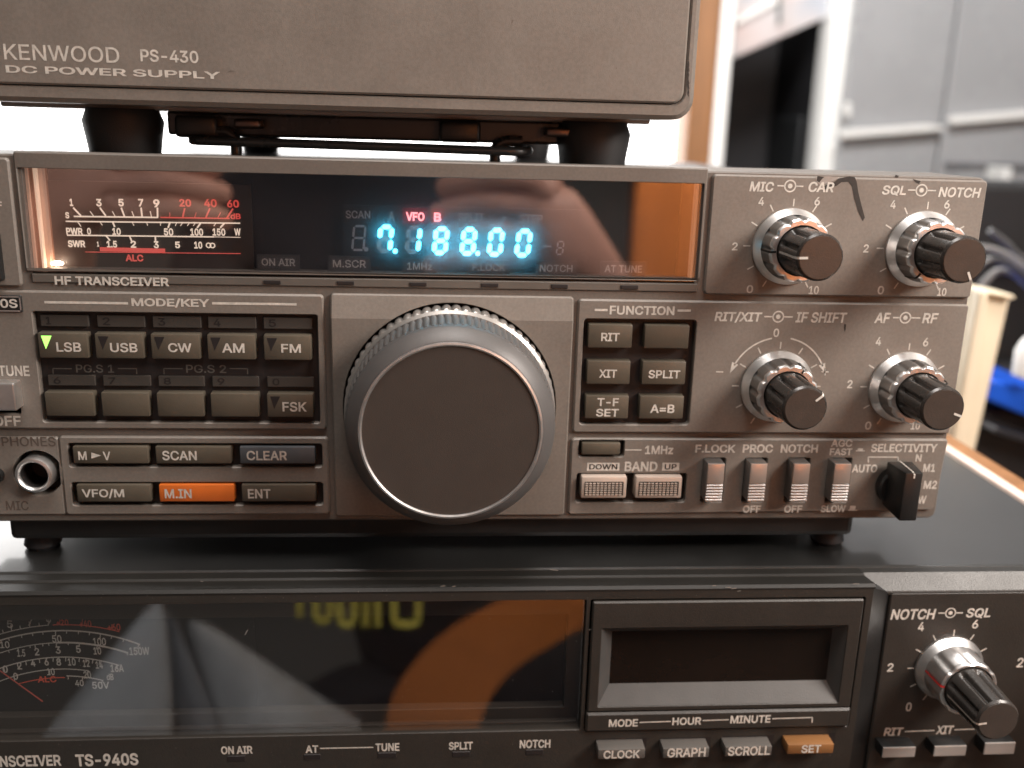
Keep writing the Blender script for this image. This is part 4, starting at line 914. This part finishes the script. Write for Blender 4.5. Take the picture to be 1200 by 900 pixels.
z_ = at(1150, 195, YS-24).z; x_ = at(1106, 195, YS-24).x
obj('lower_rail', box(x_, gm0+420, YS-26, YS-22.6, z_-3, z_+4, 1), mat('rail_grey', (.12, .12, .13), .4), GD)
obj('peg', prism([zx(*p, YS-60) for p in ((1173, 196), (1182, 196), (1177, 226), (1168, 226))], YS-70, YS-27, 2), M['white'], GD)

# ------------------------------------------------------------------ clutter on the right
zd = -168
DK = tag(obj('desk', box(-900, 1100, -45, 1100, zd-30, zd, 3), mat('desk_laminate', (.10, .075, .055), .5, var=.2, vscale=8)), 'brown desk top under the stack of radios', 'desk')
for x, y in ((-200, 5), (186, 5), (-200, 320), (186, 320)):
    obj('foot', vlathe(x, y, [(9, -149), (9, zd+.1), (2, zd+.1)], 24), M['rubber'], LR, 40)
# wooden board standing on edge right along the lower set
WB = empty('wooden_board', (212, 200, zd), 'brown wooden board with a pale edge beside the lowest radio', 'board')
obj('board', box(199.5, 208, -60, 420, zd, -12.5, .8), M['wood'], WB)
obj('pale_edge', box(194.6, 199.4, -60, 420, zd, -11.6, 1.2), mat('pale_edge_tint', (.78, .62, .53), .5, var=.1), WB)  # paler strip on the side towards the radio
# cream panel leaning behind
def to_desk(q):
    (xa, za), (xb, zb_), (xc, zc), (xd, zd_) = q
    return [(xa, za), (xb, zb_), (xb+(xc-xb)*(zb_-zd-.5)/(zb_-zc), zd+.5), (xa+(xd-xa)*(za-zd-.5)/(za-zd_), zd+.5)]
CP = to_desk([zx(*p, 215) for p in ((1140, 335.5), (1186, 345), (1141, 540), (1106, 540))])
cb = empty('cream_tray', (CP[0][0], 240, CP[2][1]), 'cream plastic tray standing on end behind the right side of the radio', 'tray')
obj('tray_wall', prism(CP, 215, 232, 2.2), M['cream'], cb)
CP2 = to_desk([zx(*p, 213) for p in ((1141, 336), (1152, 339), (1124, 540), (1104, 540))])
obj('tray_rim', prism(CP2, 206, 214.8, 2.2), M['cream'], cb)
CP3 = [zx(*p, 213) for p in ((1152.5, 338.5), (1186, 345.2), (1185, 350), (1152, 343.5))]
obj('tray_rim', prism(CP3, 209, 214.8, 1.5), M['cream'], cb)
# black equipment and cables
BE = empty('equipment_case', (330, 420, zd), 'black equipment case in shadow at the right edge, behind the cream tray', 'case')
x0_ = at(1128, 300, 420).x
obj('body', box(x0_, x0_+420, 420, 470, zd, at(1180, 214, 420).z, 5), mat('matt_black', (.008, .008, .009), .6, var=.4, vscale=10), BE)
obj('upper_ledge', box(x0_+20, x0_+420, 395, 419.5, at(1180, 300, 420).z-5, at(1180, 300, 420).z, 2), M['black'], BE)
for k, (pts, r) in enumerate(((((1135, 296), (1150, 290), (1175, 296), (1200, 312), (1225, 330)), 1.8), (((1140, 318), (1160, 304), (1185, 312), (1212, 336)), 2.4), (((1150, 335), (1168, 318), (1190, 322), (1215, 345)), 2.2), (((1160, 270), (1180, 285), (1195, 300), (1220, 305)), 1.8))):
    tag(obj('cable', tube(smooth_path([at(x, y, 300+8*k) for x, y in pts], 8), r, 10), mat('cable_grey', (.09, .09, .092) if k % 2 else (.20, .20, .20), .3), smooth=60),
        ('pale grey cable arching highest beside the right knobs', 'dark cable looping just under the pale grey cable', 'thick pale cable lowest in the loops above the cream tray', 'thin dark cable slanting down above the pale cables')[k], 'cable', 'cables looping right of the radio')
bl = empty('storage_box', (at(1185, 470, 280).x, 300, zd), 'black storage box with a bright blue lid at the right edge', 'box')
q0 = at(1146, 520, 270).x
obj('body', box(q0, q0+260, 282, 410, zd, at(1185, 486, 270).z, 4), mat('box_black', (.012, .012, .014), .45, var=.3), bl)
obj('lid', prism([zx(*p, 270) for p in ((1160, 443), (1260, 470), (1262, 512), (1154, 468))], 268, 416, 2), mat('blue_plastic', (.008, .085, .55), .35), bl)
obj('ribs', prism([zx(*p, 264) for p in ((1166, 500), (1260, 528), (1260, 536), (1164, 507))], 262, 281.5, 1), mat('box_rib', (.02, .02, .024), .4), bl)
q = at(1202, 440, 262)
tag(obj('white_bottle', vlathe(q.x+2, 262, [(1, zd+.5+140), (9, q.z), (9.4, q.z+14), (7, q.z+20), (4, q.z+24), (3.6, q.z+30), (1, q.z+30.5)], 32), M['white'], smooth=40), 'white bottle cut by the right edge above the blue lid', 'bottle')

# ================================================================== WHAT THE DARK WINDOWS MIRROR: the person in front of the sets
def mirror(px, py, Yg, Yo):
    """place at depth Yo whose mirror image in the upright glass Yg is seen at a photograph pixel"""
    P = at(px, py, Yg); d = P-Vector(CAM); t = (Yo-Yg)/(-d.y)
    return Vector((P.x+d.x*t, Yo, P.z+d.z*t))
Y9 = YF+.8
skin = mat('skin', (.62, .33, .25), .5, var=.08, vscale=30)
shirt = mat('navy_shirt', (.012, .012, .016), .85, var=.2, vscale=60)
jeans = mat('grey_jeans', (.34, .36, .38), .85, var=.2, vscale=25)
kn_ = mirror(187, 712, Y9, -350); hipx = Vector((-30, -640, -450))
kn_.z -= 52
V = []; E_ = []
def chain(start, pts):
    i = start
    for p, r in pts:
        V.append((Vector(p), r)); j = len(V)-1
        if i is not None: E_.append((i, j))
        i = j
    return i
pel = chain(None, [(hipx, 105)])
che = chain(pel, [((-40, -650, -280), 118), ((-45, -640, -120), 122), ((-50, -620, 0), 108)])
nk = chain(che, [((-50, -600, 95), 58), ((-50, -585, 150), 55)])
hd = chain(nk, [((-50, -575, 215), 82), ((-50, -575, 290), 78)])
hr = mirror(625, 258, 1.0, -330); hl = mirror(120, 196, 1.0, -330)
for s_, h in ((1, hr), (-1, hl)):
    sh = chain(che, [((-50+s_*135, -620, 10), 58), ((-50+s_*175, -560, -140), 46)])
    wr = chain(sh, [((h.x+s_*92, -445, h.z-125), 34), ((h.x+s_*44, -374, h.z-40), 24)])
    pm_ = chain(wr, [((h.x+s_*20, -345, h.z-6), 21)])
    for k in range(4):
        b = Vector((h.x-s_*(2+4*k)+s_*4, -334-2*k, h.z+24-16*k))
        chain(pm_, [(b, 9.5), (b+Vector((-s_*26, 6, 2)), 9), (b+Vector((-s_*46, -6+k, -4)), 8.4), (b+Vector((-s_*(58-6*(k == 3)), -22, -9)), 7.6)])
    chain(pm_, [((h.x+s_*6, -362, h.z+26), 11), ((h.x-s_*18, -372, h.z+34), 10), ((h.x-s_*40, -374, h.z+33), 8.5)])
lr_ = mirror(60, 872, Y9, -345)
kn_.z -= 60
th1 = mirror(300, 820, Y9, -440); th2 = mirror(235, 772, Y9, -395); sh1 = mirror(135, 800, Y9, -352); sh2 = mirror(95, 885, Y9, -360)
chain(pel, [((-40, -580, -430), 70), (th1-Vector((0, 10, 60)), 36), (th2-Vector((0, 10, 60)), 28), (kn_, 20), (sh1-Vector((0, 20, 30)), 20), (sh2-Vector((0, 20, 30)), 30), (Vector((sh2.x-20, -370, sh2.z-170)), 46), (Vector((sh2.x-22, -395, sh2.z-300)), 36), (Vector((sh2.x-22, -330, sh2.z-320)), 32), (Vector((sh2.x-22, -250, sh2.z-325)), 26)])
chain(pel, [((150, -610, -420), 86), ((260, -470, -400), 74), ((330, -330, -390), 58), ((345, -360, -560), 50), ((350, -410, -690), 40), ((350, -330, -705), 32), ((350, -260, -710), 26)])
me = bpy.data.meshes.new('person'); me.from_pydata([v*MM for v, _ in V], E_, [])
pb_ = bpy.data.objects.new('person', me); COL.objects.link(pb_)
sk_ = pb_.modifiers.new('skin', 'SKIN'); sk_.use_smooth_shade = True
for i, (_, r) in enumerate(V): me.skin_vertices[0].data[i].radius = (r*MM, r*MM); me.skin_vertices[0].data[i].use_root = (i == 0)
sb_ = pb_.modifiers.new('sub', 'SUBSURF'); sb_.levels = 2; sb_.render_levels = 2
bpy.context.view_layer.update()
ev = pb_.evaluated_get(bpy.context.evaluated_depsgraph_get())
me2 = bpy.data.meshes.new_from_object(ev); bpy.data.objects.remove(pb_)
bm = bmesh.new(); bm.from_mesh(me2)
for v in bm.verts: v.co /= MM
for f_ in bm.faces:
    c = f_.calc_center_median(); f_.smooth = True
    if c.z < -600: f_.material_index = 2
    elif c.z > 105 or (c.y > -470 and c.z > -130) : f_.material_index = 0
    else: f_.material_index = 1
PE = obj('person', bm, [skin, shirt, jeans], smooth=180)
for p_ in PE.data.polygons: pass
tag(PE, 'person in grey trousers and dark shirt, seen as reflection in the dark windows', 'person')
def cone(apex, base, r, folds, seed, flat=.75):
    bm = bmesh.new(); apex = Vector(apex); base = Vector(base); ax = (base-apex).normalized(); u = ax.cross(Vector((0, 1, 0))).normalized(); w_ = ax.cross(u); prev = None; rn = random.Random(seed); ph = rn.uniform(0, 6)
    for i in range(15):
        t = i/14; q = r*(.05+.95*t**.9) if i else .5; R_ = []
        for k in range(64):
            a_ = 2*math.pi*k/64; m_ = 1+.05*math.sin(folds*a_+ph+1.5*t)*t+.03*math.sin(9*a_-3*t)*t
            R_.append(bm.verts.new(apex+ax*(base-apex).length*t+u*q*m_*math.cos(a_)+w_*q*m_*flat*math.sin(a_)))
        if prev: bridge(bm, prev, R_)
        prev = R_
    bm.faces.new(prev); bmesh.ops.recalc_face_normals(bm, faces=bm.faces[:]); return bm
k0 = mirror(186, 704, Y9, -338); obj('trouser_leg', cone(k0, mirror(122, 900, Y9, -320), 44, 3, 3), jeans, PE, 70)
obj('trouser_leg', cone(mirror(196, 716, Y9, -352), mirror(232, 900, Y9, -360), 22, 2, 8), mat('grey_jeans_shaded', (.20, .22, .25), .85, var=.2, vscale=25), PE, 70)  # darker copy of the jeans colour, shade of the fold painted in
obj('trouser_leg', cone(mirror(222, 728, Y9, -375), mirror(330, 905, Y9, -400), 64, 4, 5), jeans, PE, 70)
hb = bmesh.new(); bmesh.ops.create_icosphere(hb, subdivisions=3, radius=1)
for v in hb.verts:
    p = v.co.copy(); v.co = Vector((-50+p.x*86, -588+p.y*92, 262+p.z*78)); 
    if p.y > .25 and p.z < .35: v.co.y = -588+.2*92
obj('hair', hb, mat('dark_hair', (.03, .022, .016), .6), PE, 60)
fb_ = bmesh.new()
for sx_ in (-30, 30):
    bmesh.ops.create_uvsphere(fb_, u_segments=12, v_segments=8, radius=11, matrix=Matrix.Translation((-50+sx_, -500, 232)))
bmesh.ops.create_cone(fb_, cap_ends=True, segments=12, radius1=14, radius2=5, depth=34, matrix=Matrix.Translation((-50, -492, 205)))
obj('face', fb_, skin, PE, 60)
# print on the shirt: yellow letters in an arch over an orange curved band
yel = mat('yellow_print', (.85, .74, .13), .8); org = mat('orange_print', (.72, .22, .045), .8, var=.1, vscale=20)
YB = -470
pts_o = [(455, 875), (452, 850), (462, 815), (490, 775), (530, 740), (585, 710), (640, 690)]
pts_i = [(560, 875), (562, 850), (580, 810), (610, 780), (650, 755), (680, 738), (720, 720)]
bm = bmesh.new(); prev = None
for a, b in zip(smooth_path([(x, y, 0) for x, y in pts_o], 5), smooth_path([(x, y, 0) for x, y in pts_i], 5)):
    v = [bm.verts.new(mirror(a.x, a.y, Y9, YB)), bm.verts.new(mirror(b.x, b.y, Y9, YB))]
    if prev: bm.faces.new((prev[0], prev[1], v[1], v[0]))
    prev = v
r = bmesh.ops.extrude_face_region(bm, geom=bm.faces[:])
for v in [g for g in r['geom'] if isinstance(g, bmesh.types.BMVert)]: v.co.y -= 6
bmesh.ops.recalc_face_normals(bm, faces=bm.faces[:])
obj('orange_band', bm, org, PE)
bm = bmesh.new()
for x0, x1, y1, hole in ((342, 360, 726, 0), (366, 390, 732, 1), (394, 419, 736, 1), (424, 433, 737, 0), (438, 447, 737, 0), (458, 494, 736, 1)):
    xm = (x0+x1)/2
    path = [(x0+4, 690), (x0+4, y1-12), (x0+7, y1-5), (xm, y1-3), (x1-7, y1-5), (x1-4, y1-12), (x1-4, 690)] if hole else [(xm, 690), (xm, 712), (xm, y1-3)]
    tube(smooth_path([mirror(x, y, Y9, YB) for x, y in path], 5), 2.7, 10, bm)
obj('yellow_letters', bm, yel, PE, 60)
# wooden door on the far side of the room, mirrored at the right end of the display
d0 = mirror(742, 260, 1.0, -1100).x
tag(obj('wooden_cupboard', box(d0, d0+420, -1140, -1100, -135, 300, 5), mat('orange_wood', (.55, .185, .05), .4, var=.2, vscale=5, streak=(4, 4, .5))), 'orange wooden cupboard mirrored at the right end of the display', 'cupboard')
area('cupboard_fill', (d0+250, -850, 420), (d0+210, -1100, 0), 200, 17, (1.0, .80, .6))  # added unseen light, only brightens the cupboard for its reflection
